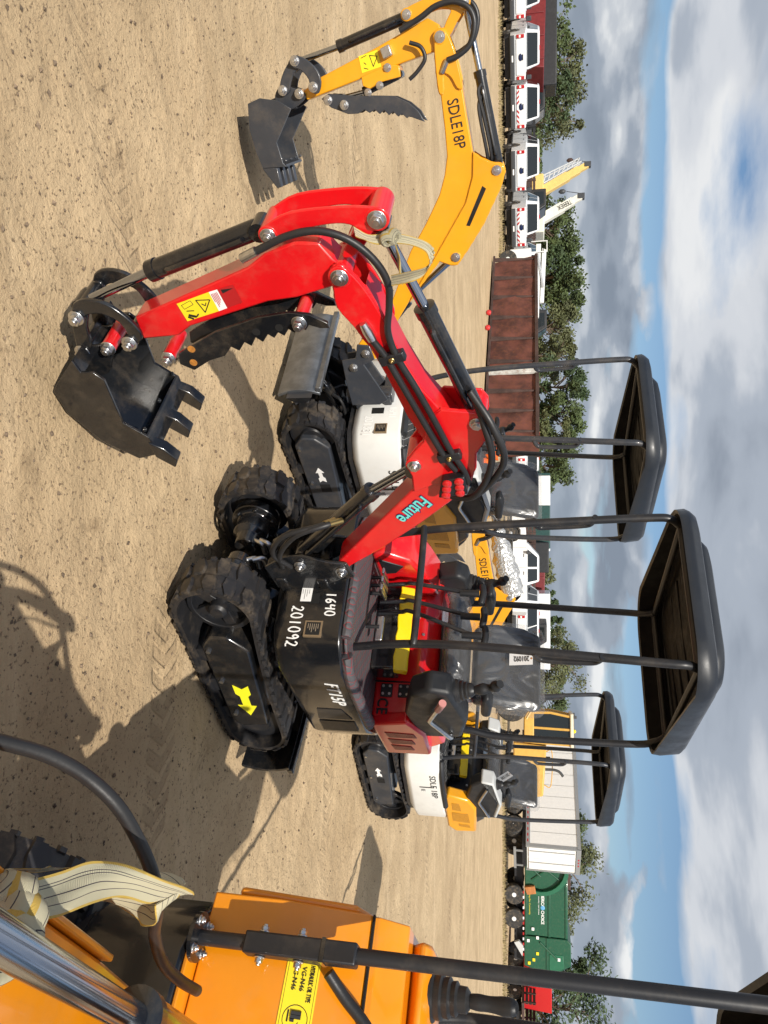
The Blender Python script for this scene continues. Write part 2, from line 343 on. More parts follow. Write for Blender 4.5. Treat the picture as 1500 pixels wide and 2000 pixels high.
def bolt(parent, p, ax, r=.016, h=.014, m=None, washer=True, name='bolt'):
    b = MB(); ax = Vector(ax).normalized(); p = Vector(p)
    if washer: b.cyl(p, p+ax*.004, r*1.35, n=16)
    b.cyl(p+ax*.004, p+ax*(.004+h), r, n=6); b.cyl(p+ax*(.004+h), p+ax*(.004+h*1.5), r*.55, n=10)
    return b.obj(name, m or zinc, parent, bev=.0012, seg=1)
def ribbon(pts, wdirs, width, n=8):
    """webbing band along pts, its width along wdirs"""
    b = MB(); b.uv = []; Pp = smooth_path(pts, n); Ww = smooth_path(wdirs, n); L = 0
    for i, (p, w) in enumerate(zip(Pp, Ww)):
        if i: L += (p-Pp[i-1]).length
        w = w.normalized()*width; t = ((Pp[min(i+1, len(Pp)-1)]-Pp[max(i-1, 0)]).normalized()).cross(w.normalized())*.0011
        for k in range(7):
            q = p + w*(k/6-.5); b.v.append(tuple(q+t)); b.uv.append((L/width, k/6))
        for k in range(7):
            q = p + w*(k/6-.5); b.v.append(tuple(q-t)); b.uv.append((L/width, k/6))
        if i:
            a = (i-1)*14; c = i*14
            for k in range(6): b.f += [(a+k, c+k, c+k+1, a+k+1), (a+7+k, a+8+k, c+8+k, c+7+k)]
            b.f += [(a, a+7, c+7, c), (a+6, c+6, c+13, a+13)]
    return b
# traced outlines of booms, sticks, buckets: (distance ahead of the swing pin, height) in metres
T={'R_box':[(0.041, 0.775),(-0.044, 0.783),(0.01, 0.826),(0.127, 0.976),(0.293, 1.161),(0.421, 1.289),(0.505, 1.365),(0.599, 1.395),(0.677, 1.397),(0.763, 1.364),(0.882, 1.299),(0.972, 1.245),(1.098, 1.198),(1.215, 1.163),(1.305, 1.145),(1.355, 1.118),(1.226, 1.064),(1.16, 1.094),(1.023, 1.137),(0.854, 1.181),(0.748, 1.222),(0.668, 1.224),(0.576, 1.188),(0.493, 1.153)],
'R_plate':[(0.49, 1.161),(0.531, 1.241),(0.516, 1.366),(0.61, 1.396),(0.686, 1.402),(0.735, 1.431),(0.794, 1.449),(0.84, 1.448),(0.872, 1.428),(0.882, 1.356),(0.89, 1.3),(0.858, 1.259),(0.747, 1.226),(0.709, 1.193),(0.661, 1.159),(0.614, 1.155),(0.573, 1.165)],
'R_fork':[(1.258, 1.16),(1.361, 1.121),(1.42, 1.085),(1.443, 1.064),(1.43, 1.04),(1.404, 1.03),(1.368, 1.03),(1.302, 1.029),(1.233, 1.067),(1.167, 1.097),(1.148, 1.13),(1.184, 1.17)],
'R_stick':[(1.296, 0.359),(1.391, 0.637),(1.442, 0.783),(1.479, 0.844),(1.508, 0.942),(1.501, 1.011),(1.45, 1.041),(1.424, 1.063),(1.383, 1.073),(1.361, 1.023),(1.332, 0.906),(1.324, 0.813),(1.252, 0.533),(1.22, 0.482),(1.213, 0.353)],
'R_arch':[(1.55, 0.852),(1.572, 0.879),(1.601, 0.951),(1.606, 1.061),(1.603, 1.139),(1.592, 1.199),(1.573, 1.221),(1.547, 1.22),(1.528, 1.2),(1.527, 1.172),(1.488, 1.142),(1.459, 1.105),(1.462, 1.072),(1.518, 1.107),(1.54, 1.128),(1.556, 1.097),(1.557, 1.039),(1.546, 0.961),(1.533, 0.91),(1.52, 0.888),(1.525, 0.86)],
'R_link1':[(1.383, 0.204),(1.398, 0.254),(1.379, 0.315),(1.332, 0.358),(1.282, 0.383),(1.251, 0.382),(1.232, 0.361),(1.243, 0.341),(1.31, 0.33),(1.345, 0.284),(1.344, 0.236),(1.325, 0.204),(1.334, 0.181)],
'R_link2':[(1.355, 0.186),(1.366, 0.22),(1.339, 0.228),(1.287, 0.199),(1.229, 0.184),(1.185, 0.152),(1.187, 0.122),(1.232, 0.13),(1.29, 0.149)],
'R_bucket':[(1.183, 0.164),(1.181, 0.207),(1.149, 0.232),(0.962, 0.215),(0.892, 0.284),(0.81, 0.281),(0.791, 0.203),(0.88, 0.098),(1.017, 0.029),(1.11, 0.028),(1.137, 0.052),(1.231, 0.157)],
'R_ears':[(1.173, 0.093),(1.213, 0.138),(1.207, 0.176),(1.218, 0.234),(1.202, 0.254),(1.156, 0.222),(1.094, 0.179),(1.086, 0.108),(1.121, 0.066)],
'R_tooth':[(0.871, 0.271),(0.8, 0.274),(0.747, 0.329),(0.785, 0.352),(0.84, 0.319)],
'R_thumb':[(1.163, 0.464),(1.182, 0.498),(1.238, 0.617),(1.282, 0.766),(1.294, 0.874),(1.283, 0.936),(1.25, 0.987),(1.232, 0.989),(1.234, 0.959),(1.247, 0.928),(1.229, 0.914),(1.241, 0.894),(1.221, 0.875),(1.236, 0.859),(1.212, 0.84),(1.226, 0.823),(1.206, 0.805),(1.221, 0.788),(1.193, 0.764),(1.212, 0.745),(1.18, 0.722),(1.196, 0.703),(1.164, 0.676),(1.181, 0.653),(1.147, 0.621),(1.131, 0.562),(1.095, 0.496),(1.122, 0.454)],
'Rp_foot': (0.003, 0.787),
'Rp_boomcyl': (0.632, 1.179),
'Rp_armcyl': (0.828, 1.414),
'Rp_pivot': (1.404, 1.056),
'Rp_top': (1.562, 1.189),
'Rp_bcyl': (1.54, 0.876),
'Rp_link': (1.338, 0.195),
'Rp_lk_stick': (1.235, 0.332),
'Rp_lk_b': (1.199, 0.139),
'Rp_bpin': (1.208, 0.237),
'Rp_thumb': (1.151, 0.424),
'Rp_thumb2': (1.258, 0.899),
'Rc_bc0': (1.534, 0.83),
'Rc_bc1': (1.425, 0.45),
'Rc_bc2': (1.334, 0.18),
'Rc_ac0': (0.839, 1.406),
'Rc_ac1': (1.248, 1.276),
'Rc_ac2': (1.519, 1.183),
'Rc_oc0': (0.044, 0.61),
'Rc_oc1': (0.43, 0.981),
'Rc_oc2': (0.561, 1.163),
'R_hose1':[(1.509, 0.838),(1.546, 0.938),(1.554, 1.027),(1.522, 1.107),(1.457, 1.167),(1.383, 1.195),(1.307, 1.188),(1.219, 1.171),(1.123, 1.186),(1.0, 1.23),(0.853, 1.278),(0.718, 1.318),(0.621, 1.356),(0.554, 1.37)],
'R_hose2':[(1.192, 1.119),(1.121, 1.152),(0.999, 1.192),(0.845, 1.242),(0.689, 1.294),(0.619, 1.328)],
'R_lamp':[(0.588, 1.278),(0.608, 1.359),(0.519, 1.366),(0.497, 1.257)],
'R_holes':[(1.18, 0.516),(1.127, 0.504),(1.244, 0.831),(1.233, 0.753)],
'R_text':[(0.449, 1.173),(0.335, 1.066),(0.477, 1.223)],
'R_stickers':[(1.337, 0.519),(1.371, 0.637),(1.303, 0.648),(1.273, 0.531),(1.39, 0.721),(1.329, 0.733)],
'A_box':[(1.82, 1.118),(1.834, 1.147),(1.82, 1.174),(1.734, 1.211),(1.581, 1.242),(1.45, 1.259),(1.265, 1.286),(1.161, 1.282),(1.016, 1.237),(0.778, 1.076),(0.589, 0.941),(0.43, 0.827),(0.166, 0.645),(0.13, 0.566),(0.181, 0.523),(0.262, 0.543),(0.524, 0.783),(0.789, 0.912),(0.929, 1.01),(1.071, 1.094),(1.166, 1.128),(1.26, 1.147),(1.395, 1.142),(1.556, 1.13),(1.698, 1.113),(1.785, 1.113)],
'A_plate':[(1.266, 1.287),(1.238, 1.326),(1.211, 1.379),(1.199, 1.441),(1.161, 1.451),(1.085, 1.425),(0.907, 1.329),(0.788, 1.245),(0.698, 1.175),(0.698, 1.137),(0.724, 1.074),(0.588, 0.951),(0.503, 0.884),(0.786, 1.078),(1.022, 1.238),(1.15, 1.28)],
'A_fork':[(1.819, 1.12),(1.833, 1.149),(1.819, 1.176),(1.733, 1.212),(1.581, 1.243),(1.57, 1.219),(1.623, 1.188),(1.638, 1.152),(1.563, 1.148),(1.561, 1.124),(1.697, 1.114),(1.785, 1.115)],
'A_stick':[(1.636, 0.403),(1.691, 0.51),(1.794, 0.83),(1.853, 0.993),(1.886, 1.086),(1.852, 1.142),(1.791, 1.164),(1.742, 1.115),(1.716, 0.982),(1.67, 0.763),(1.632, 0.593),(1.592, 0.419)],
'A_arch':[(1.91, 0.956),(1.935, 0.976),(1.974, 1.131),(1.967, 1.267),(1.934, 1.298),(1.9, 1.272),(1.854, 1.232),(1.799, 1.191),(1.799, 1.15),(1.864, 1.18),(1.908, 1.202),(1.92, 1.127),(1.895, 1.049),(1.884, 0.997)],
'A_link1':[(1.769, 0.355),(1.796, 0.399),(1.772, 0.458),(1.722, 0.505),(1.667, 0.519),(1.62, 0.499),(1.621, 0.468),(1.643, 0.455),(1.686, 0.453),(1.73, 0.418),(1.746, 0.376)],
'A_link2':[(1.797, 0.396),(1.769, 0.352),(1.712, 0.306),(1.655, 0.285),(1.628, 0.3),(1.639, 0.336),(1.684, 0.352),(1.723, 0.378),(1.747, 0.418)],
'A_bucket':[(1.607, 0.126),(1.626, 0.195),(1.605, 0.294),(1.562, 0.357),(1.411, 0.251),(1.31, 0.27),(1.291, 0.287),(1.294, 0.151),(1.372, 0.128),(1.489, 0.111)],
'A_ears':[(1.646, 0.258),(1.67, 0.3),(1.645, 0.386),(1.618, 0.419),(1.585, 0.391),(1.556, 0.315),(1.599, 0.25)],
'A_tooth':[(1.294, 0.148),(1.291, 0.235),(1.193, 0.241),(1.188, 0.217)],
'A_thumb':[(1.591, 0.502),(1.611, 0.544),(1.588, 0.683),(1.565, 0.891),(1.53, 0.961),(1.486, 1.011),(1.433, 1.042),(1.449, 1.003),(1.466, 0.963),(1.458, 0.949),(1.482, 0.924),(1.47, 0.904),(1.496, 0.879),(1.481, 0.855),(1.508, 0.831),(1.491, 0.807),(1.515, 0.782),(1.501, 0.753),(1.52, 0.727),(1.504, 0.692),(1.507, 0.637),(1.546, 0.549)],
'A_thbr':[(1.67, 0.725),(1.711, 0.877),(1.699, 0.929),(1.649, 0.93),(1.636, 0.829),(1.61, 0.764),(1.628, 0.728)],
'Ap_root': (0.206, 0.588),
'Ap_boomcyl': (0.739, 1.168),
'Ap_armcyl': (1.17, 1.408),
'Ap_pivot': (1.799, 1.144),
'Ap_top': (1.931, 1.267),
'Ap_bcyl': (1.91, 0.984),
'Ap_link': (1.774, 0.393),
'Ap_lk_stick': (1.648, 0.474),
'Ap_lk_b': (1.649, 0.302),
'Ap_bpin': (1.626, 0.389),
'Ap_thumb': (1.581, 0.537),
'Ap_thumb2': (1.551, 0.622),
'Ac_bc0': (1.902, 0.965),
'Ac_bc1': (1.815, 0.607),
'Ac_bc2': (1.774, 0.387),
'Ac_ac0': (1.2, 1.411),
'Ac_ac1': (1.636, 1.329),
'Ac_ac2': (1.931, 1.269),
'Ac_oc0': (0.692, 1.142),
'Ac_oc1': (0.3, 0.857),
'Ac_oc2': (-0.055, 0.628),
'A_hose1':[(1.845, 0.947),(1.887, 1.053),(1.926, 1.132),(1.935, 1.219),(1.902, 1.292),(1.837, 1.317),(1.754, 1.293),(1.711, 1.233),(1.695, 1.176)],
'A_hose2':[(1.791, 0.993),(1.766, 1.048),(1.713, 1.065),(1.662, 1.022),(1.632, 0.98)],
'A_text':[(1.522, 1.163),(1.288, 1.195),(1.514, 1.226)],
'A_stk':[(1.761, 0.72),(1.779, 0.821),(1.704, 0.834),(1.685, 0.73)]}
SP1=[(1.542, 0.075, 1.126), (1.525, 0.078, 1.152), (1.517, 0.08, 1.183), (1.517, 0.07, 1.226)]
SP2=[(1.512, 0.07, 1.228), (1.506, 0.08, 1.273), (1.488, 0.085, 1.316), (1.46, 0.09, 1.33), (1.427, 0.1, 1.311), (1.411, 0.1, 1.263), (1.396, 0.09, 1.209)]
SP3=[(1.513, 0.075, 1.231), (1.466, 0.07, 1.233), (1.421, 0.06, 1.231), (1.358, 0.03, 1.225)]
SPK=(1.519, 0.075, 1.228)

# ---------------------------------------------------------------- ground
def ground():
    m = bpy.data.materials.new('sand_ground'); m.use_nodes = True; nt = m.node_tree; L = nt.links; N = nt.nodes; b = N['Principled BSDF']; b.inputs['Roughness'].default_value = .92; b.inputs['Specular IOR Level'].default_value = .15
    tc = N.new('ShaderNodeTexCoord')
    def nz(scale, detail=6, rough=.6, dist=0, sc=(1,1,1), off=(0,0,0)):
        mp = N.new('ShaderNodeMapping'); mp.inputs['Scale'].default_value = sc; mp.inputs['Location'].default_value = off; L.new(tc.outputs['Object'], mp.inputs[0])
        n = N.new('ShaderNodeTexNoise'); n.inputs['Scale'].default_value = scale; n.inputs['Detail'].default_value = detail; n.inputs['Roughness'].default_value = rough; n.inputs['Distortion'].default_value = dist; L.new(mp.outputs[0], n.inputs['Vector']); return n.outputs[0]
    def rm(f, a, c, v0=0, v1=1):
        x = N.new('ShaderNodeMapRange'); x.interpolation_type = 'SMOOTHSTEP'; L.new(f, x.inputs[0]); x.inputs[1].default_value = a; x.inputs[2].default_value = c; x.inputs[3].default_value = v0; x.inputs[4].default_value = v1; return x.outputs[0]
    def mix(f, a, c):
        x = N.new('ShaderNodeMix'); x.data_type = 'RGBA'; L.new(f, x.inputs[0])
        for i, v in ((6, a), (7, c)):
            if isinstance(v, tuple): x.inputs[i].default_value = (*v, 1)
            else: L.new(v, x.inputs[i])
        return x.outputs[2]
    c = mix(rm(nz(1.1, 7, .65, .4), .30, .72), (.46,.335,.195), (.62,.465,.28))
    c = mix(rm(nz(.33, 4, .5, .6, off=(3,8,0)), .52, .70, 0, .55), c, (.40,.285,.165))
    c = mix(rm(nz(.9, 8, .7, .2, sc=(.10,1.6,1), off=(5,1,0)), .52, .66, 0, .45), c, (.70,.535,.335))       # wheel ruts run across
    c = mix(rm(nz(1.3, 8, .7, .2, sc=(.08,1.4,1), off=(1,4,0)), .56, .70, 0, .5), c, (.36,.25,.145))
    c = mix(rm(nz(60, 3, .6), .585, .67, 0, .8), c, (.16,.112,.07))                                         # dark grains and bits
    c = mix(rm(nz(26, 5, .7, off=(2,2,0)), .60, .72, 0, .7), c, (.19,.135,.08))
    c = mix(rm(nz(3.2, 9, .78, .6), .54, .68, 0, .65), c, (.29,.205,.12))
    c = mix(rm(nz(2.2, 9, .8, 1.2, off=(7,3,0)), .66, .74, 0, .7), c, (.12,.095,.07))                          # damp stains
    # tyre tread prints: bands that wander over the lot, crossed by lug bars
    sp = N.new('ShaderNodeSeparateXYZ'); L.new(tc.outputs['Object'], sp.inputs[0])
    def M(op, a, bb=None):
        n = N.new('ShaderNodeMath'); n.operation = op
        for i, v in enumerate((a, bb)):
            if v is None: continue
            if isinstance(v, (int, float)): n.inputs[i].default_value = v
            else: L.new(v, n.inputs[i])
        return n.outputs[0]
    tread = None
    for y0, amp, fr_, ph, wd in ((9.2,.5,.23,.4,.17),(11.0,.45,.23,.7,.17),(14.5,.9,.14,2.,.22),(17.0,.8,.14,2.3,.22),(2.55,.5,.8,1.2,.12),(6.1,.6,.35,3.,.15)):
        cy = M('ADD', M('MULTIPLY', M('SINE', M('ADD', M('MULTIPLY', sp.outputs[0], fr_), ph)), amp), y0)
        dist = M('ABSOLUTE', M('SUBTRACT', sp.outputs[1], cy)); band = rm(dist, wd*.8, wd, 1, 0)
        bars = rm(M('ABSOLUTE', M('SUBTRACT', M('FRACT', M('ADD', M('MULTIPLY', sp.outputs[0], 9.), M('MULTIPLY', dist, 6.))), .5)), .16, .28)
        t_ = M('MULTIPLY', band, bars); tread = t_ if tread is None else M('MAXIMUM', tread, t_)
    tread = M('MULTIPLY', tread, rm(nz(.8, 5, .6, .3, off=(4,4,0)), .40, .62))
    c = mix(M('MULTIPLY', tread, .38), c, (.30,.215,.13))
    L.new(c, b.inputs['Base Color'])
    b1 = N.new('ShaderNodeBump'); b1.inputs['Strength'].default_value = .8; b1.inputs['Distance'].default_value = .04; L.new(M('SUBTRACT', nz(9, 10, .7, .2), M('MULTIPLY', tread, .35)), b1.inputs['Height'])
    b2 = N.new('ShaderNodeBump'); b2.inputs['Strength'].default_value = .6; b2.inputs['Distance'].default_value = .006; L.new(nz(75, 5, .7), b2.inputs['Height']); L.new(b1.outputs[0], b2.inputs['Normal']); L.new(b2.outputs[0], b.inputs['Normal'])
    def axis(near, step, far, grow):
        out = [0.]; s = step
        while out[-1] < far:
            out.append(out[-1]+s)
            if out[-1] > near: s *= grow
        return out
    ys = [-y for y in reversed(axis(1, .5, 120, 1.25)[1:])] + axis(7, .045, 900, 1.06)
    xr = axis(4, .05, 700, 1.07); xs = [-x for x in reversed(xr[1:])] + xr
    b_ = MB()
    for y in ys:
        for x in xs:
            k = max(0., 1-max(abs(x)/14., abs(y-5)/16.)); z = 0
            if k > 0:
                z = (noise.noise((x*1.7, y*1.7, 0))*.013 + noise.noise((x*5.5, y*5.5, 3))*.012 + noise.noise((x*15, y*15, 7))*.0065)*min(1, k*2) - .010
            b_.v.append((x, y, z))
    w = len(xs)
    for j in range(len(ys)-1):
        for i in range(w-1): b_.f.append((j*w+i, j*w+i+1, (j+1)*w+i+1, (j+1)*w+i))
    g = b_.obj('ground', m, smooth=180); tag(g, kind='structure')
    # loose crumbs and pebbles
    random.seed(11); p = MB()
    for i in range(9500):
        t = random.random()**1.5; y = 1.7+9.5*t; x = random.uniform(-1, 1)*(1.2+y*.75); r = random.choice((.002,.003,.003,.004,.005,.006,.009))*random.uniform(.7,1.4)
        z = (noise.noise((x*1.7, y*1.7, 0))*.013 + noise.noise((x*5.5, y*5.5, 3))*.012 + noise.noise((x*15, y*15, 7))*.0065) - .010
        e = [Vector(d)*r*random.uniform(.6,1.25) for d in ((1,0,0),(0,1,0),(-1,0,0),(0,-1,0),(0,0,.8),(0,0,-.5))]; a = random.random()*6
        p.add([Vector(rotz(q, a))+Vector((x, y, z+r*.3)) for q in e], [(0,1,4),(1,2,4),(2,3,4),(3,0,4),(1,0,5),(2,1,5),(3,2,5),(0,3,5)])
    o = p.obj('sand_crumbs', mat('dark_crumbs', (.16,.115,.075), .9, var=.5, vscale=30), smooth=0); tag(o, 'dark crumbs and pebbles scattered over the sand', 'gravel', kind='stuff')
    # dry grass at the edge of the lot
    q = MB()
    for i in range(15000):
        x = random.uniform(-42, 46); y = 36.2 + .06*x + random.gauss(0, .5) + (2.2 if x > 8 else 0) + (random.random()**2)*5; h = random.uniform(.05,.20); a = random.random()*3.14; dx, dy = math.cos(a)*.025, math.sin(a)*.025; l = random.uniform(-.07,.07)
        q.add([(x-dx,y-dy,-.01),(x+dx,y+dy,-.01),(x+l,y+l*.5,h)], [(0,1,2)])
    o = q.obj('dry_grass', mat('dry_grass', (.30,.24,.12), .9, var=.4, vscale=2), smooth=0); tag(o, 'dry yellowish grass along the far edge of the lot', 'grass', kind='stuff')
ground()

# ---------------------------------------------------------------- mini excavators (local frame: x ahead, y to the machine's left, z up)
def track_loop(x1, r1, x2, r2, n=120):
    raw = [(x2+(x1-x2)*i/30, 0.) for i in range(30)]
    raw += [(x1+r1*math.cos(a), r1+r1*math.sin(a)) for a in [R_(-90+180*i/30) for i in range(30)]]
    raw += [(x1+(x2-x1)*i/30, 2*r1+(2*r2-2*r1)*i/30 - .012*math.sin(math.pi*i/30)) for i in range(30)]
    raw += [(x2+r2*math.cos(a), r2+r2*math.sin(a)) for a in [R_(90+180*i/30) for i in range(30)]]
    d = [0]
    for i in range(len(raw)): a, b = raw[i], raw[(i+1) % len(raw)]; d.append(d[-1]+math.hypot(b[0]-a[0], b[1]-a[1]))
    out = []; j = 0
    for k in range(n):
        t = d[-1]*k/n
        while d[j+1] < t: j += 1
        a, b = raw[j], raw[(j+1) % len(raw)]; f = (t-d[j])/(d[j+1]-d[j]+1e-9); out.append((a[0]+(b[0]-a[0])*f, a[1]+(b[1]-a[1])*f))
    return out
def rubber_track(y0, y1, P):
    b = MB(); n = 132; lp = track_loop(*P, n=n); yc = (y0+y1)/2; w = y1-y0
    fr = []
    for i in range(n):
        a, c = lp[i-1], lp[(i+1) % n]; t = Vector((c[0]-a[0], 0, c[1]-a[1])).normalized(); fr.append((Vector((lp[i][0], 0, lp[i][1]+.026)), t, Vector((t.z, 0, -t.x))))
    base = 0
    for p, t, nn in fr:
        for off, y in ((0, y0), (0, y1), (-.024, y1), (-.024, y0)): b.v.append(tuple(p + nn*off + Vector((0, y, 0))))
    for i in range(n):
        j = (i+1) % n
        for k in range(4): b.f.append((4*i+k, 4*i+(k+1) % 4, 4*j+(k+1) % 4, 4*j+k))
    m = 30
    for q in range(m):
        for sd in (-1, 1):
            idx = int((q + (.5 if sd > 0 else 0))*n/m) % n; p, t, nn = fr[idx]
            sk = .016*sd; yy0 = yc + (.006 if sd > 0 else -.006); yy1 = yc + sd*(w/2+.004); ym = (yy0+yy1)/2
            ring = [(yy0, -.024), (ym, -.033+sk*.3), (yy1, -.020+sk), (yy1, .020+sk), (ym, .034+sk*.3), (yy0, .026)]
            lo = [p + nn*-.004 + t*tt + Vector((0, y, 0)) for y, tt in ring]; hi = [p + nn*.012 + t*tt*.88 + Vector((0, ym+(y-ym)*.90, 0)) for y, tt in ring]
            o = [0,1,2,3,4,5] if sd > 0 else [5,4,3,2,1,0]
            b.add([lo[i] for i in o]+[hi[i] for i in o], [(6,7,8,9,10,11)]+[(i, (i+1) % 6, 6+(i+1) % 6, 6+i) for i in range(6)])
    for q in range(44):                                            # link edges
        p, t, nn = fr[(q*3) % n]
        for y in (y0, y1):
            c = p + Vector((0, y, 0)) + nn*.004
            b.add([c+t*.010+nn*.006+Vector((0, dy, 0)) for dy in (-.009, .004)]+[c-t*.010+nn*.006+Vector((0, dy, 0)) for dy in (-.009, .004)]+[c+t*.014-nn*.01+Vector((0, dy, 0)) for dy in (-.012, .008)]+[c-t*.014-nn*.01+Vector((0, dy, 0)) for dy in (-.012, .008)],
                  [(0,1,3,2),(0,4,5,1),(2,3,7,6),(1,5,7,3),(0,2,6,4)])
    return b
def arrow_mesh(c, ux, uz, L, yout, m, parent):
    """flat arrow decal on a y = const face; ux/uz: direction of the arrow in (x,z)"""
    sh = [(-.5,.16),(-.38,0),(-.5,-.16),(-.22,-.16),(-.14,-.085),(.16,-.085),(.16,-.20),(.5,0),(.16,.20),(.16,.085),(-.14,.085),(-.22,.16)]
    b = MB(); n = len(sh); q = [(c[0]+L*(a*ux - d*uz), c[1]+L*(a*uz + d*ux)) for a, d in sh]
    b.prism(q, yout, yout+.0015 if yout > 0 else yout-.0015); return b.obj('arrow_decal', m, parent, smooth=0)
def undercarriage(root, rel, st, P=(.455,.192,-.43,.162), out=.43, w=.19, drive=1):
    T = lambda b: b.xf(lambda v: rotz(v, rel))
    body = st['under']
    for s in (1, -1):
        y1 = out*s; y0 = (out-w)*s; ya, yb = min(y0, y1), max(y0, y1)
        trk = T(rubber_track(ya, yb, P)).obj('rubber_track', rubber, root, smooth=35)
        yo = (out-.012)*s; yi = (out-w+.03)*s
        xa, xb = P[2]+.10, P[0]-.13+st.get('panel_ext', 0)
        fr = T(MB().prism([(xb-.07,.09),(xa,.075),(xa-.06,.12),(xa-.04,.27),(xb-.10,.32),(xb-.01,.24),(xb,.15)], yi, yo)).obj('track_frame', body, trk, bev=.012)
        for bx_ in (xa+.06, (xa+xb)/2, xb-.10):
            T(MB().cyl((bx_, yo, .12), (bx_, yo+.012*s, .12), .012, n=6)).obj('bolt', zinc, fr)
        for bx_ in (-.28, -.05, .18):
            T(MB().cyl((bx_, yi, .07), (bx_, yo-.01*s, .07), .045, n=16)).obj('roller', blackm, trk)
        xs, rs = (P[0], P[1]) if drive > 0 else (P[2], P[3]); xi, ri = (P[2], P[3]) if drive > 0 else (P[0], P[1])
        sp = MB(); yc = (out-w/2-.005)*s
        sp.lathe([(rs*.80, -.02), (rs*.80, .02), (rs*.66, .025), (rs*.66, -.025)], (xs, yc, rs+.026), (0, s, 0), 26)
        for k in range(5):
            a = k*1.2566+.5; sp.box((xs+rs*.38*math.cos(a), yc, rs+.026+rs*.38*math.sin(a)), (rs*.72, .022, .05), ry=-a)
        sp.lathe([(.045, -.04), (.045, .045), (.03, .06)], (xs, yc, rs+.026), (0, s, 0), 16)
        T(sp).obj('sprocket', blackm, trk, bev=.003)
        ii = MB().lathe([(ri*.78, -.03), (ri*.84, 0), (ri*.78, .03), (ri*.4, .035), (ri*.35, .05)], (xi, yc, ri+.026), (0, s, 0), 26)
        T(ii).obj('idler', blackm, trk)
        if s > 0 and st.get('arrow'):
            am, d, ax, az = st['arrow']
            a = arrow_mesh((ax, az), d*.99, -.03, st.get('arrow_len', .15), yo+.001, am, fr); T2 = a.data
            for v in T2.vertices: v.co = rotz(v.co, rel)
            if st.get('slot'):
                T(MB().b2((-.05, yo-.004, .17), (.03, yo+.0015, .24))).obj('slot', darkhole, fr)
        if st.get('motor'):
            mo = MB(); ym = (out-w)*s
            mo.lathe([(.12, .02), (.12, -.03), (.085, -.04), (.085, -.12), (.06, -.14), (.055, -.20), (.03, -.21)], (P[0], ym, P[1]+.03), (0, s, 0), 24)
            for k in range(6): a = k*1.047+.3; mo.cyl((P[0]+.10*math.cos(a), ym-.03*s, P[1]+.03+.10*math.sin(a)), (P[0]+.10*math.cos(a), ym-.05*s, P[1]+.03+.10*math.sin(a)), .011, n=6)
            md = T(mo).obj('drive_motor', blackp, root, bev=.004)
            for dz in (0, .035):
                x, y, z = P[0]+.02, ym-.17*s, P[1]+.09+dz
                T(MB().tube(smooth_path([(x, y, z-.02), (x-.01, y-.02*s, z+.025), (x-.07, y-.02*s, z+.03)], 5), .013, 10)).obj('elbow_fitting', zinc, md)
                T(MB().tube(smooth_path([(x-.07, y-.02*s, z+.03), (x-.15, y-.01*s, z+.04), (x-.22, y-.04*s, z-.02), (.15, .05*s, .30)], 6), .013, 8)).obj('hose', hoseb, md)
    cf = MB().b2((-.34,-.27,.14), (.34,.27,.30)); cf.prism([(-.2,.30),(.3,.30),(.2,.40),(-.2,.40)], -.2, .2)
    for s in (-1, 1):
        cf.add([(.30,s*.05,.30),(.30,s*.28,.16),(.10,s*.28,.16),(.10,s*.05,.30),(.24,s*.05,.40),(.26,s*.27,.27),(.12,s*.27,.27),(.14,s*.05,.40)],
               [(0,1,2,3),(7,6,5,4),(0,4,5,1),(1,5,6,2),(2,6,7,3),(3,7,4,0)])
    T(cf).obj('undercarriage_frame', body, root, bev=.012)
    T(MB().lathe([(.27,.38),(.27,.41),(.24,.41),(.24,.47),(.29,.47),(.29,.50)], (0,0,0), (0,0,1), 40)).obj('slewing_ring', blackm, root)
    # dozer blade on the end away from the drive
    d = -drive; X = d*.80 if d > 0 else -.74
    bl = MB(); n = 9; prof = [(X + d*(.05*math.cos(R_(-70+140*i/(n-1)))-.05), .05+.27*i/(n-1)) for i in range(n)]
    poly = prof + [(x-d*.022, z) for x, z in reversed(prof)]
    hw0, hw1 = st.get('blade_w', (-.47, .47)); bl.prism(poly, hw0, hw1); blade = T(bl).obj('dozer_blade', st['blade'], root, bev=.003, smooth=30)
    T(MB().b2((X-d*.01-.02, hw0, .30), (X-d*.01+.02, hw1, .335))).obj('blade_lip', st['blade'], blade, bev=.006)
    for s in (-1, 1):
        T(MB().prism([(X-d*.03,.10),(X-d*.03,.20),(d*.34,.24),(d*.30,.16)], s*.20-.025, s*.20+.025)).obj('blade_arm', body, blade, bev=.006)
        T(MB().add([(X-d*.02, s*.22, .12),(X-d*.02, s*.32, .12),(X-d*.02, s*.22, .28),(X-d*.02, s*.32, .28),(X-d*.16, s*.22, .12),(X-d*.16, s*.22, .20)], [(0,1,3,2),(0,4,1),(2,3,5),(0,2,5,4),(1,4,5,3)])).obj('gusset', body, blade)
    cy = T(MB().cyl((d*.36, 0, .33), (d*.58, 0, .27), .034, n=18)).obj('blade_cylinder', blackp, blade)
    T(MB().cyl((d*.58, 0, .27), (X-d*.04, 0, .21), .017, n=14)).obj('rod', chrome, cy)
    for s in (-1, 1): T(MB().tube(smooth_path([(d*.52, s*.03, .31), (d*.50, s*.07, .37), (d*.38, s*.09, .38), (d*.25, s*.07, .36)], 5), .011, 8)).obj('hose', hoseb, cy)

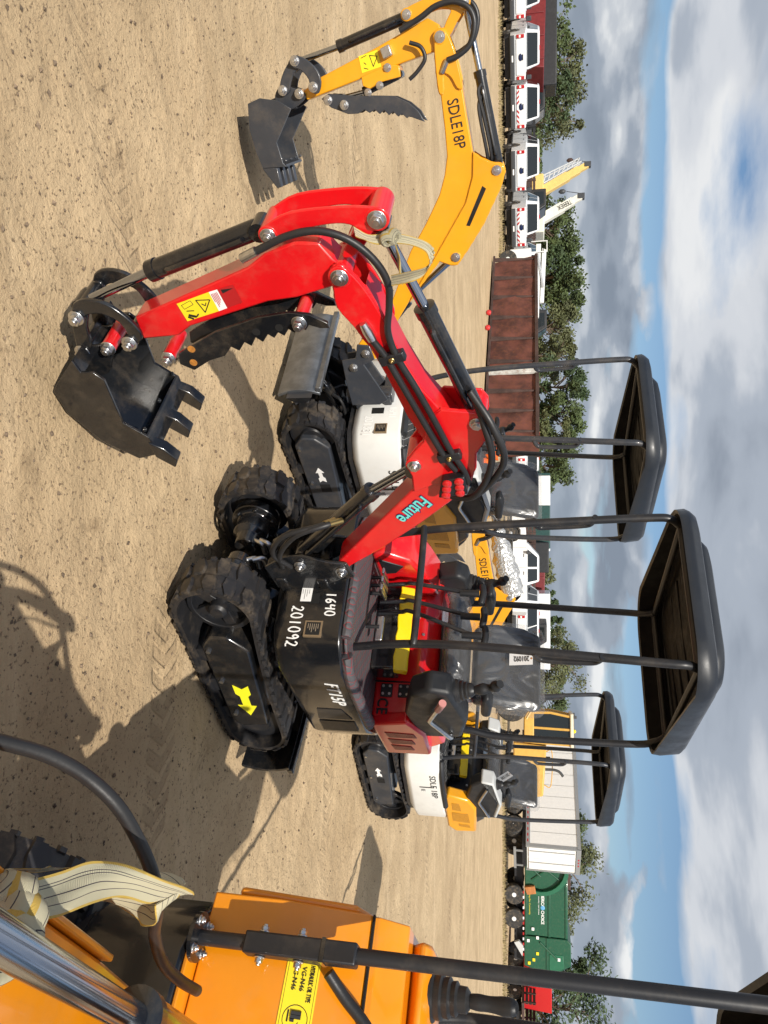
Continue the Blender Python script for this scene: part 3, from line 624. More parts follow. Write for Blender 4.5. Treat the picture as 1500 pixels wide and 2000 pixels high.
def rrect(x0, x1, y0, y1, r, n=7):
    out = []
    for cx, cy, a0 in ((x1-r, y1-r, 0), (x0+r, y1-r, 90), (x0+r, y0+r, 180), (x1-r, y0+r, 270)):
        out += [(cx+r*math.cos(R_(a0+90*i/n)), cy+r*math.sin(R_(a0+90*i/n))) for i in range(n+1)]
    return out
under_b = mat('canopy_underside', (.004,.004,.005), .65, bump=.05, bscale=90, spec=.12)  # darker than the shell plastic: the shade under the roof is put into this colour
def canopy(root, cz, dx, dy, topmat):
    """moulded roof shell: skirt, shoulder, raised crown, hollow ribbed underside"""
    zr = lambda x: cz + (.05 if x > .35 else -.01 if x < .10 else -.01+.06*((x-.10)/.25)**2*(3-2*(x-.10)/.25))
    zt = lambda x: cz + .140 - .02*max(0, (x-.30)/.2)**2 - .03*max(0, (-.40-x)/.2)**2
    b = MB()
    def ring(off, zf, r=.20): return [(x+dx, y+dy, zf(x)) for x, y in rrect(-.62+off, .49-off, -.45+off, .45-off, max(.03, r-off))]
    rings = [ring(.055, lambda x: zt(x)-.026), ring(.03, lambda x: zt(x)-.05), ring(.018, lambda x: zr(x)+.003), ring(0, lambda x: zr(x)-.004), ring(-.004, lambda x: zr(x)+.03), ring(.008, lambda x: zt(x)-.03), ring(.03, lambda x: zt(x)-.008), ring(.07, lambda x: zt(x))]
    n = len(rings[0]); b.v = [p for r in rings for p in r]
    for i in range(len(rings)-1):
        for k in range(n): b.f.append((i*n+k, i*n+(k+1) % n, (i+1)*n+(k+1) % n, (i+1)*n+k))
    b.f.append(tuple(range(n-1, -1, -1))); b.f.append(tuple((len(rings)-1)*n+k for k in range(n)))
    sh = b.obj('canopy', [topmat, under_b], root, smooth=50)
    for p in sh.data.polygons:
        if max(p.vertices) < 3*n: p.material_index = 1
    c = MB(); 
    lv = [(0, .115), (.0, .155), (.025, .185), (.07, .200)]
    for off, z in lv: c.v += [(x+dx, y+dy, cz+z-(.03*max(0,(-x)/.6)**2)) for x, y in rrect(-.50+off, .34-off, -.36+off, .36-off, .14-off*.5)]
    for i in range(3):
        for k in range(n): c.f.append((i*n+k, i*n+(k+1) % n, (i+1)*n+(k+1) % n, (i+1)*n+k))
    c.f.append(tuple(3*n+k for k in range(n))); c.obj('crown', topmat, sh, smooth=50)
    for i in range(5): MB().b2((-.42+i*.17+dx, -.28+dy, cz+.098), (-.36+i*.17+dx, .28+dy, cz+.108)).obj('rib', under_b, sh, bev=.004)
    fr = MB()
    for x in (-.53, .38): fr.tube([(x+dx, -.34+dy, cz+.065), (x+dx, .34+dy, cz+.065)], .016, 10)
    for y in (-.34, .34): fr.tube([(-.53+dx, y+dy, cz+.067), (.38+dx, y+dy, cz+.067)], .015, 10)
    fr.obj('roof_frame', blackm, root)
    return sh
def cylinder_ram(root, a, b, c, r, rr, bx, barrel=None, name='hydraulic_cylinder', col=None):
    """barrel from a to b, chromed rod from b to c, all in the boom plane"""
    A, B_, C_ = [Vector((p[0], p[2] if len(p) > 2 else 0, p[1])) for p in (a, b, c)]
    t = (B_-A).normalized(); m = MB()
    m.lathe([(r*.55, -.01), (r*.95, 0), (r, .006), (r, (B_-A).length-.03), (r*1.12, (B_-A).length-.03), (r*1.12, (B_-A).length), (r*.7, (B_-A).length+.004)], A, t, 22)
    m.tube(smooth_path([A+t*.05+Vector((0, r*.9, 0)), A+t*.06+Vector((0, r*1.35, 0)), A+t*((B_-A).length*.55)+Vector((0, r*1.3, 0)), B_-t*.09+Vector((0, r*1.3, 0)), B_-t*.07+Vector((0, r*.8, 0))], 4), r*.28, 8)
    o = m.xf(bx).obj(name, col or blackp, root)
    MB().cyl(B_, C_, rr, n=16).xf(bx).obj('rod', chrome, o)
    MB().cyl(C_-Vector((0, .035, 0)), C_+Vector((0, .035, 0)), r*.95, n=18).xf(bx).obj('rod_eye', blackp, o)
    MB().cyl(A-Vector((0, .035, 0))-t*.01, A+Vector((0, .035, 0))-t*.01, r*.95, n=18).xf(bx).obj('base_eye', blackp, o)
    return o
def bucket_part(root, poly, ears, half, mt, bx, lip, n_teeth, tooth, hinge):
    """side plates, rolled shell between them, cutting edge, ears and teeth; poly = side plate outline"""
    shell = poly[lip:] + poly[:1]
    sh = MB(); inner = []
    cx = sum(p[0] for p in poly)/len(poly); cz = sum(p[1] for p in poly)/len(poly)
    for i, (x, z) in enumerate(shell):
        d = Vector((cx-x, cz-z)); d = d.normalized()*.012; inner.append((x+d.x, z+d.y))
    k = len(shell); vs = [(x, y, z) for x, z in shell for y in (-half+.004, half-.004)] + [(x, y, z) for x, z in inner for y in (-half+.004, half-.004)]
    fs = []
    for i in range(k-1):
        fs += [(2*i, 2*i+1, 2*i+3, 2*i+2), (2*k+2*i+1, 2*k+2*i, 2*k+2*i+2, 2*k+2*i+3)]
    fs += [(0, 2*k, 2*k+1, 1), (2*k-2, 2*k-1, 4*k-1, 4*k-2)]
    o = sh.add(vs, fs).xf(bx).obj('bucket', mt, root, smooth=50)
    for s in (-1, 1): MB().prism(poly, s*half, s*(half-.011)).xf(bx).obj('side_plate', mt, o, bev=.002)
    for s in (-1, 1):
        MB().prism(ears, s*.048, s*.062).xf(bx).obj('ear', mt, o, bev=.004)
    tx = [(p[0], p[1]) for p in tooth]
    for i in range(n_teeth):
        y = half*.9*(1-2*i/(n_teeth-1)); t = MB(); m = len(tx); mid = (sum(p[0] for p in tx)/m, sum(p[1] for p in tx)/m)
        t.prism(tx, y-.022, y+.022); t.xf(bx).obj('tooth', mt, o, bev=.004)
        bolt(o, bx((shell[0][0]+ (cx-shell[0][0])*.18, y, shell[0][1]+(cz-shell[0][1])*.18)), (0,0,1), .009, .008, m=mt, washer=False)
    return o

def orange_post(root, s, cz):
    x0 = .475
    p = MB().tube([(x0,s*.336,.80),(x0,s*.336,1.30),(x0-.01,s*.34,cz-.08)]+smooth_path([(x0-.02,s*.34,cz-.03),(x0-.07,s*.34,cz+.03)], 4), .0175, 14).obj('canopy_post', blackm, root)
    f = MB().lathe([(.055,.0),(.055,.010),(.03,.012)], (x0,s*.336,.797), (0,0,1), 24).obj('post_flange', blackp, p)
    for k in range(4): a = k*1.571+.78; bolt(f, (x0+.042*math.cos(a),s*.336+.042*math.sin(a),.807), (0,0,1), .009, .008)
    sl_ = MB().b2((x0-.024,s*.336-.024,.925), (x0+.024,s*.336+.024,1.20)).obj('post_sleeve', blackm, p, bev=.005); MB().b2((x0-.026,s*.336-.026,1.115), (x0+.026,s*.336+.026,1.125)).obj('cable_tie', blackp, sl_)
    for z in (.965, 1.06):
        for sy in (-1, 1): bolt(sl_, (x0,s*.336+sy*.025,z), (0,sy,0), .010, .010)
    MB().tube(smooth_path([(x0-.03,s*.30,1.13),(x0-.06,s*.26,1.17),(x0-.085,s*.20,1.235),(x0-.09,s*.12,1.25)], 5), .014, 10).obj('drain_hose', hoseb, p)
    MB().tube(smooth_path([(-.56,s*.36,1.0),(-.55,s*.37,1.25),(-.57,s*.385,1.45),(-.57,s*.37,cz-.12),(-.555,s*.355,cz-.02),(-.51,s*.34,cz+.03)], 6), .0185, 14).obj('canopy_post', blackm, root)
def orange_cowl(root):
    c = MB().prism([(.435,.80),(.43,.98),(.37,1.20),(.355,1.21),(.355,1.22),(.30,1.29),(-.22,1.30),(-.24,.80)], -.45, -.06).obj('front_cowl', orange, root, bev=.022, seg=3)
    MB().b2((.30,-.45,1.204), (.372,-.06,1.209)).obj('panel_gap', darkhole, c)
    MB().prism([(.425,.86),(.36,1.16),(.20,1.22),(-.20,1.22),(-.20,.86)], -.472, -.448).obj('side_flare', orange, c, bev=.01)
    # diesel sticker on the sloping face: print on the left, pump sign on the right
    n = Vector((1,0,.2727)).normalized(); up = n.cross(Vector((0,1,0)))
    def P(u, v, k=0.): z = 1.02+.078*v; x = .4305-(z-.98)*.2727+.0012; return Vector((x, -.325+.165*u, z))+n*k
    panel('fuel_sticker', [P(0,0), P(1,0), P(1,1), P(0,1)], .0008, lblyel, c)
    def st(pts, w=.0009, m=lblblk):
        b = MB(); q = [P(u, v, .001) for u, v in pts]
        for i in range(len(q)-1): b.cyl(q[i], q[i+1], w, n=5)
        b.obj('sticker_print', m, c)
    st([(.72+.17*math.cos(a*.2618), .5+.36*math.sin(a*.2618)) for a in range(25)]); st([(.03,.06),(.97,.06),(.97,.94),(.03,.94),(.03,.06)], .0005)
    st([(.62,.28),(.76,.28)], .002); st([(.645,.36),(.645,.66)], .0055); st([(.69,.36),(.69,.66)], .0055); st([(.735,.36),(.735,.48)], .004); st([(.75,.6),(.80,.55),(.80,.35),(.83,.38),(.82,.62)], .0009)
    lettering('HYDRAULIC OIL TYPE', P(.05,.72,.0006), (0,1,0), up, .075, lblblk, c, height=.011); lettering('VG-N46', P(.08,.48,.0006), (0,1,0), up, .05, lblblk, c, height=.011); lettering('VG-N46', P(.08,.24,.0006), (0,1,0), up, .05, lblblk, c, height=.011)
    MB().lathe([(.024,0),(.024,.016),(.012,.020)], (.365,-.115,1.235), (.6,0,.8), 6).obj('cap', zinc, c)
    cs = MB().prism([(.20,1.28),(.26,1.32),(.22,1.345),(.02,1.35),(-.15,1.33),(-.15,1.28)], -.43, -.20).obj('console_top', orange, root, bev=.015)
    bt = MB().lathe([(.062,0),(.060,.016),(.052,.020),(.054,.036),(.045,.041),(.047,.056),(.038,.062),(.040,.074),(.031,.080),(.030,.100),(.020,.108)], (.17,-.325,1.335), (.1,.03,1), 20).obj('joystick_boot', hoseb, cs)
    MB().tube(smooth_path([(.18,-.322,1.43),(.185,-.32,1.47),(.19,-.318,1.53),(.20,-.315,1.56)], 5), [.014,.015,.017,.018,.019,.019,.018,.018,.019,.021,.022,.022,.021,.020,.018,.012], 14).obj('joystick_grip', plasticb, bt)
def body_upper(root, st):
    col = st['chassis']; K = st['kind']
    out = [(.50,-.30),(.50,.30),(.46,.37),(.36,.44),(-.28,.50),(-.52,.44),(-.68,.22),(-.70,0),(-.68,-.22),(-.52,-.44),(-.28,-.50),(.36,-.44),(.46,-.37)]
    b = MB(); n = len(out); lev = [(.455,.88),(.50,.985),(.52,1.),(.785,1.)]
    for z, k in lev: b.v += [(x*k, y*k, z) for x, y in out]
    for i in range(3):
        for j in range(n): b.f.append((i*n+j, i*n+(j+1) % n, (i+1)*n+(j+1) % n, (i+1)*n+j))
    b.f.append(tuple(range(n-1, -1, -1))); b.f.append(tuple(3*n+j for j in range(n)))
    ch = b.obj('chassis', col, root, bev=.010, smooth=30)
    if K != 'red': MB().prismz([(x*.9, y*.9) for x, y in out], .43, .47).obj('skirt', blackm, ch)
    MB().b2((.49,.12,.585), (.5015,.17,.665)).obj('slot', darkhole, ch, bev=.0)
    MB().b2((.49,.255,.62), (.5025,.33,.70)).obj('name_plate', mat('plate_frame', (.36,.27,.17), .4, metal=.6), ch)
    MB().b2((.495,.263,.628), (.5040,.322,.692)).obj('name_plate_face', lblblk, ch)
    for i in range(6): MB().b2((.50,.27,.636+i*.009), (.5045,.27+.045*(.5+.5*((i*7) % 5)/5),.6385+i*.009)).obj('print', mat('plate_print', (.30,.24,.17), .5), ch)
    if K == 'orange': MB().prismz([(x*.985, y*.985) for x, y in out], .786, .797).obj('floor_plate', orange, root, bev=.003)
    # floor mat with padded front border
    mm = st['mat']; ins = [(.46,-.28),(.46,.28),(.42,.34),(.33,.40),(.08,.44),(-.25,.455),(-.25,-.455),(.33,-.40),(.42,-.34)]
    if K == 'orange': ins = [(.30,-.05),(.30,.28),(.2,.38),(-.25,.44),(-.25,-.05)]
    mt = MB().prismz(ins, .787 if K != 'orange' else .7985, .800 if K != 'orange' else .808).obj('floor_mat', mm, root, bev=.004)
    if K != 'orange': MB().tube(smooth_path([(.455,.02,.80),(.46,.20,.80),(.455,.31,.80)], 5), [.030]*11, 10).xf(lambda v: (v[0], v[1], .80+(v[2]-.80)*.8)).obj('border_pad', st['pad'], mt)
    if K != 'orange': MB().tube(smooth_path([(.40,.37,.80),(.30,.425,.80),(.05,.455,.80),(-.22,.47,.80)], 5), [.034]*16, 10).xf(lambda v: (v[0], v[1], .80+(v[2]-.80)*.8)).obj('border_pad', st['pad'], mt)
    # seat base / hoods
    h = st['hood']
    if K != 'sdle':
        hd = MB().prism([(-.245,.795),(-.225,1.04),(-.27,1.115),(-.66,1.135),(-.75,1.06),(-.77,.79)], -.42, .42).obj('hood', h, root, bev=.02)
        if K == 'orange': orange_cowl(root)
        else: MB().prism([(-.24,.80),(.20,.80),(.23,.86),(.14,1.00),(-.05,1.06),(-.24,1.10)], -.47, -.25).obj('side_cover', h, root, bev=.02)
        if K == 'red': MB().prism([(.02,.84),(.17,.83),(.10,.95),(.03,.90)], -.252, -.244).obj('cover_recess', blackm, root, bev=.004)
        sg = MB().prism([(-.26,.80),(-.20,.99),(-.40,1.06),(-.74,1.05),(-.75,.80)], .40, .465).obj('side_panel', h, root, bev=.015)
        for i in range(3):
            x = -.36-i*.11
            MB().prism([(x,.85),(x-.01,1.0-.02*i),(x-.075,1.01-.02*i),(x-.085,.86)], .455, .4685).obj('grille', st['grille'], sg, bev=.003)
        for z in (.865, .955):
            hg = MB().b2((-.238,.255,z-.03), (-.226,.325,z+.03)).obj('hinge', blackm, hd, bev=.004)
            for yy in (.27,.31):
                for zz in (-.017,.017): MB().cyl((-.227,yy,z+zz), (-.222,yy,z+zz), .007, n=8).obj('screw', zinc, hg)
        for (yy, zz) in ((.10,.83),(-.12,1.0),(-.02,1.03),(.02,.97),(-.16,.93)): bolt(hd, (-.232,yy,zz), (1,0,.1), .009, .006)
        MB().b2((-.236,.24,.80), (-.229,.246,1.04)).obj('panel_gap', darkhole, hd)
    else:
        MB().prism([(-.245,.795),(-.225,1.04),(-.27,1.115),(-.66,1.135),(-.75,1.06),(-.77,.79)], -.40, .36).obj('seat_base', slate, root, bev=.02)
        for s in (1, -1):
            hd = MB().prism([(-.02,.83),(-.10,.79),(-.62,.79),(-.72,.86),(-.70,1.06),(-.25,1.08),(-.10,1.02)], s*.37, s*.475).obj('side_hood', h, root, bev=.02)
            for x0, x1, za, zb in ((-.15,-.30,.86,.93),(-.33,-.52,.85,1.0),(-.55,-.62,.90,1.0)):
                MB().prism([(x0,za),(x0-.01,zb),(x1,zb+.01),(x1+.02,za)], s*.468, s*.4785).obj('grille', st['grille'], hd, bev=.003)
        for (yy, zz) in ((.10,.9),(.25,.98),(-.12,1.0),(.3,.86)): bolt(root, (-.232,yy,zz), (1,0,.1), .008, .006)
    # pedals, guard, levers
    for yy in (-.17,-.125,-.08): MB().b2((.06,yy-.016,.862), (.20,yy+.016,.875)).obj('pedal', zinc, root, bev=.005)
    MB().b2((.10,.04,.85), (.12,.17,.885)).obj('pedal', zinc, root, bev=.006)
    for yy in (-.17,-.125,-.08,.10): MB().cyl((.12,yy,.80), (.12,yy,.865), .010, n=8).obj('pedal_post', blackm, root)
    gd = MB(); ns = 14
    for i in range(ns):
        y = -.20+.46*i/(ns-1); dz = .004*math.sin(i*2.1); gd.v += [(-.02,y,.925+dz), (-.045,y,.995+dz*.3), (-.09,y,.985), (-.07,y,.92+dz*.5)]
        if i:
            a, c = 4*(i-1), 4*i
            for k in range(4): gd.f.append((a+k, c+k, c+(k+1) % 4, a+(k+1) % 4))
    gd.f += [(0,1,2,3), tuple(4*(ns-1)+k for k in (3,2,1,0))]; gd.obj('yellow_guard_bar', yguard, root, bev=.006)
    MB().b2((-.20,-.22,.80), (-.06,.24,.93)).obj('valve_block', blackp, root, bev=.012)
    for (yb, yt, h_) in ((-.19,-.126,1.34),(-.09,-.0,1.35),(-.03,.10,1.36)):
        lv = MB().tube(smooth_path([(.0,yb,.83),(.02,yb,.95),(.06,yb+.02,1.02),(.05,yt,h_-.04)], 6), .011, 10).obj('travel_lever', blackm, root)
        MB().tube([(.05,yt-.002,h_-.10), (.05,yt,h_-.005)], [.017,.019], 12).obj('grip_sleeve', plasticb, lv)
        MB().tube(smooth_path([(.05,yt-.05,h_+.01),(.05,yt,h_+.015),(.05,yt+.055,h_+.005)], 4), [.013]+[.017]*7+[.013], 12).obj('grip', plasticb, lv)
    # consoles with joysticks
    for s in ((1, -1) if K != 'orange' else (1,)):
        cm = st['console']
        cs = MB().prism([(-.46,1.02),(-.12,.99),(.14,1.05),(.22,1.14),(.19,1.24),(-.18,1.29),(-.44,1.24)] if s > 0 else [(-.58,1.06),(-.36,1.04),(-.20,1.08),(-.17,1.20),(-.22,1.25),(-.50,1.27),(-.58,1.22)], s*.34, s*.45).obj('console', plasticb, root, bev=.022, seg=3)
        if K == 'sdle': MB().prism([(-.40,1.23),(-.16,1.28),(.18,1.23),(.21,1.14),(.24,1.15),(.205,1.255),(-.17,1.315),(-.42,1.26)] if s > 0 else [(-.56,1.21),(-.50,1.26),(-.22,1.24),(-.17,1.15),(-.14,1.16),(-.195,1.265),(-.50,1.295),(-.58,1.24)], s*.32, s*.46).obj('console_trim', greyl, cs, bev=.015)
        jx = .07 if s > 0 else -.33
        bt = MB().lathe([(.055,0),(.052,.018),(.045,.022),(.047,.034),(.039,.040),(.041,.052),(.033,.058),(.034,.068),(.024,.085)], (jx,s*.385,1.252), (.15,-.05*s,1), 20).obj('joystick_boot', rubber if K == 'sdle' else hoseb, cs)
        MB().tube(smooth_path([(jx+.012,s*.382,1.33),(jx+.025,s*.377,1.39),(jx+.05,s*.375,1.43),(jx+.085,s*.375,1.455)], 5), [.017+.010*math.sin(i*.45)**2 for i in range(16)], 12).obj('joystick_grip', plasticb, bt)
        MB().prism([(-.46,1.33),(-.22,1.345),(-.20,1.385),(-.30,1.40),(-.47,1.38)], s*.25, s*.33).obj('armrest', plasticb, root, bev=.02, seg=3)
    cr = MB().tube(smooth_path([(.14,.475,1.20),(.02,.478,1.155),(-.10,.478,1.115)], 3)+[Vector((-.13,.478,1.12))]+smooth_path([(-.22,.478,1.15),(-.36,.475,1.19),(-.37,.455,1.19)], 3), .012, 10)
    cr.obj('safety_lever', zinc, root)
    if K == 'red': MB().tube([(.15,.475,1.203),(.06,.477,1.172)], [.018,.016], 12).obj('safety_lever_grip', mat('pink_tape', (.55,.24,.22), .35), root)
    # seat under clear film
    se = MB().prism([(-.12,1.165),(-.10,1.215),(-.14,1.255),(-.48,1.265),(-.52,1.16)], -.19, .25).obj('seat_cushion', seatb, root, bev=.04, seg=3)
    sb = MB().prism([(-.46,1.27),(-.45,1.40),(-.50,1.58),(-.53,1.635),(-.60,1.64),(-.60,1.58),(-.54,1.40),(-.54,1.27)], -.19, .25).obj('seat_back', seatb, root, bev=.045, seg=3)
    for s in (-1, 1): MB().prism([(-.45,1.30),(-.44,1.40),(-.48,1.53),(-.52,1.60),(-.54,1.40)], .03+s*.20-.03, .03+s*.20+.03).obj('seat_bolster', seatb, sb, bev=.025)
    random.seed(3)
    for nm, poly in (('seat_cover_film', [(-.42,1.26),(-.425,1.40),(-.47,1.60),(-.52,1.66),(-.62,1.66),(-.62,1.58),(-.57,1.40),(-.56,1.26)]), ('cushion_film', [(-.08,1.15),(-.07,1.22),(-.12,1.275),(-.50,1.285),(-.54,1.15)])):
        f = MB().prism(poly, -.22, .28).obj(nm, film, se if nm[0] == 'c' else sb, bev=.045, seg=3)
    MB().b2((-.44,-.13,1.05), (-.30,.19,1.17)).obj('seat_mount', blackm, root)
    # posts
    dx, dy, cz = st['can']
    for s in (1, -1):
        y0 = s*.285
        if K == 'orange':
            orange_post(root, s, cz); continue
        MB().tube(smooth_path([(.30,y0,.80),(.36,s*.29,1.0),(.41,s*.30+dy*.3,1.3),(.43+dx*.6,s*.325+dy*.7,1.75),(.44+dx,s*.345+dy,cz-.07),(.43+dx,s*.345+dy,cz+.015),(.38+dx,s*.34+dy,cz+.065)], 6), .0185, 14).obj('canopy_post', st['post'], root)
        MB().tube(smooth_path([(-.56,s*.36,1.0),(-.55,s*.37,1.25),(-.57+dx*.4,s*.385+dy*.3,1.45),(-.57+dx,s*.37+dy,cz-.12),(-.555+dx,s*.355+dy,cz+.015),(-.51+dx,s*.34+dy,cz+.065)], 6), .0185, 14).obj('canopy_post', st['post'], root)
        MB().tube(smooth_path([(.435+dx*.5,s*.325+dy*.6,1.60),(.38+dx*.5,s*.325+dy*.6,1.62),(.37+dx*.5,s*.33+dy*.65,1.66),(.38+dx*.6,s*.335+dy*.7,1.82),(.40+dx*.6,s*.335+dy*.7,1.86),(.452+dx*.7,s*.337+dy*.75,1.875)], 4), .0135, 10).obj('grab_handle', st['post'], root)
    if K != 'orange': MB().tube(smooth_path([(.38,-.292,1.08),(.40,-.27,1.09),(.40,0,1.092),(.40,.27,1.09),(.38,.292,1.08)], 6), .016, 12).obj('front_rail', st['post'], root)
    canopy(root, cz, dx, dy, canopyb)
    return ch
def swing_post(root, m, bx, foot, base):
    f, c = foot, base
    poly = [(-.13,.46),(.02,.44),(c[0]+.05,c[1]-.07),(c[0]+.06,c[1]+.02),(f[0]+.06,f[1]-.05),(f[0]+.05,f[1]+.03),(f[0]-.04,f[1]+.05),(f[0]-.07,f[1]-.02),(-.10,.70),(-.13,.64)]
    sp = MB()
    for s in (-1, 1): sp.prism(poly, s*.065, s*.082)
    sp.b2((-.13,-.066,.48), (-.06,.066,.66)); sp.cyl((-.09,0,.42), (-.09,0,.72), .055, n=20)
    o = sp.xf(bx).obj('swing_post', m, root, bev=.005)
    for p in (f, c):
        bolt(o, bx((p[0], .083, p[1])), bx((0,1,0)) if False else Vector(bx((0,1,0)))-Vector(bx((0,0,0))), .020, .016)
    MB().b2((.46,-.10,.47), (.58,.10,.52)).obj('swing_bracket', m, root, bev=.008); MB().b2((.46,-.10,.66), (.58,.10,.71)).obj('swing_bracket', m, root, bev=.008)
    return o
def boom_generic(root, pre, paint, swing, m_iron, bucket_half, teeth, lip):
    def D(k):
        q = T[pre+'_'+k]
        return [(v.x, v.z) for v in smooth_path([(a, 0, b) for a, b in q], 3, True)] if k in ('arch', 'link1', 'link2', 'fork', 'ears') else q
    pin = lambda k: T[pre+'p_'+k]; cy = lambda k: T[pre+'c_'+k]
    bx = lambda v: tuple(a+b for a, b in zip(rotz(v, swing), (.62,0,0)))
    ax = Vector(rotz((0,1,0), swing))
    foot = pin('foot') if pre == 'R' else pin('root'); ocb = cy('oc0') if pre == 'R' else (.12,.50)
    boom = MB().prism(D('box'), -.055, .055).xf(bx).obj('boom', paint, root, bev=.006)
    for s in (-1, 1):
        MB().prism(D('plate'), s*.056, s*.066).xf(bx).obj('side_plate', paint, boom, bev=.003)
        MB().prism(D('fork'), s*.057, s*.069).xf(bx).obj('fork_plate', paint, boom, bev=.003)
    for k_, yy in (('plate', .0565), ('fork', .0575)):
        q = D(k_); q = q+q[:1]; pts = []
        for i in range(len(q)-1):
            n_ = max(2, int(math.hypot(q[i+1][0]-q[i][0], q[i+1][1]-q[i][1])/.02))
            pts += [Vector((q[i][0]+(q[i+1][0]-q[i][0])*t/n_, yy, q[i][1]+(q[i+1][1]-q[i][1])*t/n_)) for t in range(n_)]
        MB().tube(pts, [.0045+.0012*math.sin(i*2.3) for i in range(len(pts))], 6, closed=True).xf(bx).obj('weld_bead', paint, boom)
    stick = MB().prism(D('stick'), -.046, .046).xf(bx).obj('stick', paint, root, bev=.006)
    for s in (-1, 1): MB().prism(D('arch'), s*.047, s*.058).xf(bx).obj('arch_plate', paint, stick, bev=.004)
    MB().prism(T['R_arch'][8:14] if pre == 'R' else T['A_arch'][6:10], -.047, .047).xf(bx).obj('arch_web', paint, stick)
    for k, r, par in (('pivot',.020,boom), ('armcyl',.019,boom), ('boomcyl',.019,boom), ('top',.020,stick), ('bcyl',.017,stick)):
        p = pin(k); off = .071 if k == 'pivot' else .067 if par is boom else .059
        MB().cyl((p[0], -off-.002, p[1]), (p[0], off, p[1]), r*1.7, n=24).xf(bx).obj('pin_boss', paint, par, bev=.003)
        bolt(par, bx((p[0], off, p[1])), ax, r, .012); bolt(par, bx((p[0], -off-.002, p[1])), -ax, r, .012)
    for s in (-1, 1):
        l1 = MB().prism(D('link1'), s*.078, s*.094).xf(bx).obj('bucket_link', m_iron, root, bev=.004)
        MB().prism(D('link2'), s*.062, s*.077).xf(bx).obj('bucket_link', m_iron, root, bev=.004)
        if s > 0: LK = l1
    for k, off in (('link',.095), ('lk_stick',.095), ('lk_b',.078), ('bpin',.078)):
        p = pin(k); MB().cyl((p[0], -off, p[1]), (p[0], off, p[1]), .024 if pre == 'R' else .022, n=20).xf(bx).obj('pin_tube', m_iron if k != 'bpin' else paint, LK)
        bolt(LK, bx((p[0], off, p[1])), ax, .019, .018)
    bk = bucket_part(root, D('bucket'), D('ears'), bucket_half, m_iron, bx, lip, teeth, D('tooth'), None)
    for s in (-1, 1): th = MB().prism(D('thumb'), s*.052, s*.066).xf(bx).obj('thumb_plate', m_iron, root, bev=.002)
    for k in ('thumb', 'thumb2'):
        p = pin(k); MB().cyl((p[0], -.066, p[1]), (p[0], .066, p[1]), .022, n=18).xf(bx).obj('pin_tube', paint, th); bolt(th, bx((p[0], .067, p[1])), ax, .018, .02)
    cylinder_ram(root, cy('bc0'), cy('bc1'), cy('bc2'), .030 if pre == 'R' else .028, .0155, bx)
    ac = cylinder_ram(root, cy('ac0'), cy('ac1'), cy('ac2'), .031 if pre == 'R' else .029, .0165, bx)
    cylinder_ram(root, ocb, cy('oc1') if pre == 'R' else (.50,.86), cy('oc2') if pre == 'R' else pin('boomcyl'), .034, .0185, bx)
    swing_post(root, st_iron(pre), bx, foot, ocb)
    return bx, ax, boom, stick, bk, ac
def st_iron(pre): return blackp if pre == 'R' else slate

